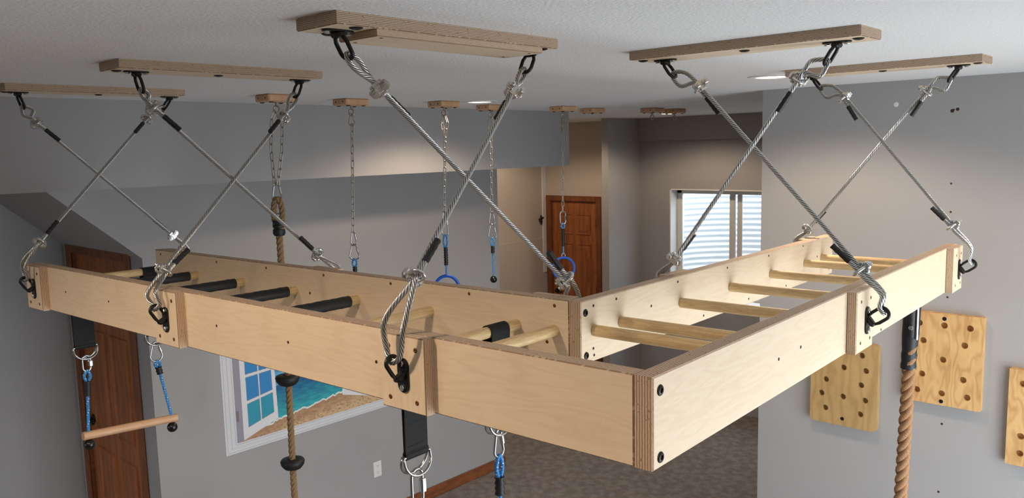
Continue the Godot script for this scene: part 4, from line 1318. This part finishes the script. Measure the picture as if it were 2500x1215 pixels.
func beach_print():
	# printed sheet: an open white casement with sea and sand behind; coordinates in metres from its lower left corner
	var w := 1.40
	var h := 0.92
	var s := 560.0
	var img := Image.create(int(w * s), int(h * s), false, Image.FORMAT_RGB8)
	var px := func(x: float, y: float) -> Vector2: return Vector2(x * s, (h - y) * s)
	var nz := noise(101, 1.0, 4)
	for y in img.get_height():
		for x in img.get_width():
			var mx := x / s
			var my := h - y / s
			var sky := rgb(30, 130, 205).lerp(rgb(120, 190, 225), clampf((0.75 - my) * 2.4 + nz.get_noise_2d(mx * 6, my * 9) * 0.5, 0, 1))
			var c := sky
			var horizon := 0.33 + 0.10 * mx
			if my < horizon + 0.06 - absf(mx - 0.8) * 0.25 + nz.get_noise_2d(mx * 9, 3) * 0.03 and mx > 0.5: c = rgb(30, 84, 118)
			if my < horizon: c = rgb(20, 92, 140).lerp(rgb(60, 190, 186), clampf((horizon - my) * 3.6 + nz.get_noise_2d(mx * 8, my * 40) * 0.25, 0, 1))
			var shore := 0.085 + 0.128 * mx + nz.get_noise_2d(mx * 12, 8.0) * 0.012
			if my < shore + 0.012: c = rgb(222, 226, 220)
			if my < shore: c = rgb(168, 128, 98).lerp(rgb(206, 176, 136), clampf((shore - my) * 9.0 + nz.get_noise_2d(mx * 10, my * 26) * 0.4, 0, 1))
			if my < shore - 0.035 and nz.get_noise_2d(mx * 22, my * 60) > 0.42: c = rgb(146, 114, 84)
			img.set_pixel(x, y, c)
	# casement leaves
	var white := rgb(222, 222, 226)
	var grey := rgb(150, 150, 164)
	var leaf := func(q: Array, cols: int, rows: int):
		var at := func(fx: float, fy: float) -> Vector2:
			var b: Vector2 = q[0].lerp(q[1], fx)
			var t: Vector2 = q[3].lerp(q[2], fx)
			var p := b.lerp(t, fy)
			return px.call(p.x, p.y)
		fill_poly(img, [at.call(0, 0), at.call(1, 0), at.call(1, 1), at.call(0, 1)], white)
		for i in cols:
			for j in rows:
				var x0 := 0.13 + 0.78 * i / cols + 0.025
				var x1 := 0.13 + 0.78 * (i + 1) / cols - 0.025
				var y0 := 0.07 + 0.88 * j / rows + 0.016
				var y1 := 0.07 + 0.88 * (j + 1) / rows - 0.016
				fill_poly(img, [at.call(x0 - 0.012, y0 - 0.005), at.call(x1 + 0.012, y0 - 0.005), at.call(x1 + 0.012, y1 + 0.005), at.call(x0 - 0.012, y1 + 0.005)], grey)
				fill_poly(img, [at.call(x0, y0), at.call(x1, y0), at.call(x1, y1), at.call(x0, y1)], rgb(44, 150, 176) if j == 0 else rgb(46, 132, 196))
	leaf.call([Vector2(0.125, 0.068), Vector2(0.376, 0.150), Vector2(0.360, 0.82), Vector2(0.125, 0.87)], 2, 4)
	leaf.call([Vector2(0.884, 0.182), Vector2(1.275, 0.075), Vector2(1.275, 0.87), Vector2(0.90, 0.82)], 3, 4)
	# jamb and outer moulding, as printed
	fill_poly(img, [px.call(0.078, 0.055), px.call(0.125, 0.068), px.call(0.125, 0.88), px.call(0.078, 0.88)], rgb(150, 146, 160))
	fill_poly(img, [px.call(0.083, 0.20), px.call(0.100, 0.20), px.call(0.100, 0.27), px.call(0.083, 0.27)], rgb(120, 112, 118))
	for q in [[0.0, 0.0, 0.078, h], [0.0, 0.0, w, 0.062], [w - 0.07, 0.0, w, h], [0.0, h - 0.05, w, h]]:
		fill_poly(img, [px.call(q[0], q[1]), px.call(q[2], q[1]), px.call(q[2], q[3]), px.call(q[0], q[3])], rgb(214, 216, 220))
	for k in [[0.012, 0.016], [0.040, 0.043], [0.066, 0.069]]:
		fill_poly(img, [px.call(k[0], k[0] * 0.8), px.call(k[1], k[1] * 0.8), px.call(k[1], h), px.call(k[0], h)], rgb(180, 182, 190))
		fill_poly(img, [px.call(k[0], k[0] * 0.8), px.call(w, k[0] * 0.8), px.call(w, k[1] * 0.8), px.call(k[0], k[1] * 0.8)], rgb(180, 182, 190))
	var m := MB.new()
	var b0 := P(2.338, 4.627, 0.848)
	m.box(b0 + Vector3(w / 2, h / 2, 0.0), Vector3(w, h, 0.0016))
	var q := MB.new()
	q.quad(Vector3(-w / 2, -h / 2, 0.0009), Vector3(w / 2, -h / 2, 0.0009), Vector3(w / 2, h / 2, 0.0009), Vector3(-w / 2, h / 2, 0.0009), Vector3(0, 0, 1), Vector2(0, 1), Vector2(1, 1), Vector2(1, 0), Vector2(0, 0))
	var mt := textured(img, 0.6)
	var t := thing("wall_print", "printed wall sheet of an open white window on a sandy beach", "wall print", P(2.338 + w / 2, 4.629, 0.848 + h / 2))
	obj("print_sheet", bx(Vector3.ZERO, Vector3(w, h, 0.0016)), M.white, t)
	obj("print_face", q, mt, t)
func small_things():
	var t := thing("wall_outlet", "white wall outlet below the beach window print", "outlet", P(3.494, 4.627, 0.40))
	obj("cover_plate", bx(Vector3.ZERO, Vector3(0.072, 0.116, 0.006), 0.0025), M.white, t)
	for y in [-0.026, 0.026]:
		var s := MB.new()
		stadium(s, Vector3(0, y, 0.003), Vector3.RIGHT, Vector3.UP, Vector3(0, 0, 1), 0.017, 0.014, 0.0015)
		var so := obj("socket", s, M.white, t)
		var sl := MB.new()
		for x in [-0.006, 0.006]: sl.box(Vector3(x, y + 0.003, 0.0046), Vector3(0.0022, 0.008, 0.0006))
		sl.lathe([Vector2(0.0024, 0.0), Vector2(0.0024, 0.0006), Vector2(0, 0.0006)], 8, Vector3(0, y - 0.007, 0.0043), aim(Vector3(0, 0, 1)))
		obj("slot", sl, M.hole_shade_and_dark_parts, so)  # raised boxes; the shade inside the slots is their colour
	# small dark hanger on the hall wall beside the door
	var m := MB.new()
	m.box(P(7.40, 6.347, 1.85), Vector3(0.030, 0.11, 0.018), 0.008)
	m.box(P(7.40, 6.346, 1.862), Vector3(0.09, 0.026, 0.016), 0.006, Basis(Vector3(0, 0, 1), 0.25))
	m.box(P(7.395, 6.346, 1.828), Vector3(0.055, 0.022, 0.016), 0.006, Basis(Vector3(0, 0, 1), -0.3))
	tag(obj("wall_ornament", m, M.hole_shade_and_dark_parts), "small dark star-like ornament on the beige hall wall", "ornament")
	tag(obj("wall_vent", uvy(7.492, 7.5, 5.70, 5.88, 2.93, 2.975, 0.003), M.beige), "small beige vent cover above the brown hall door", "vent")
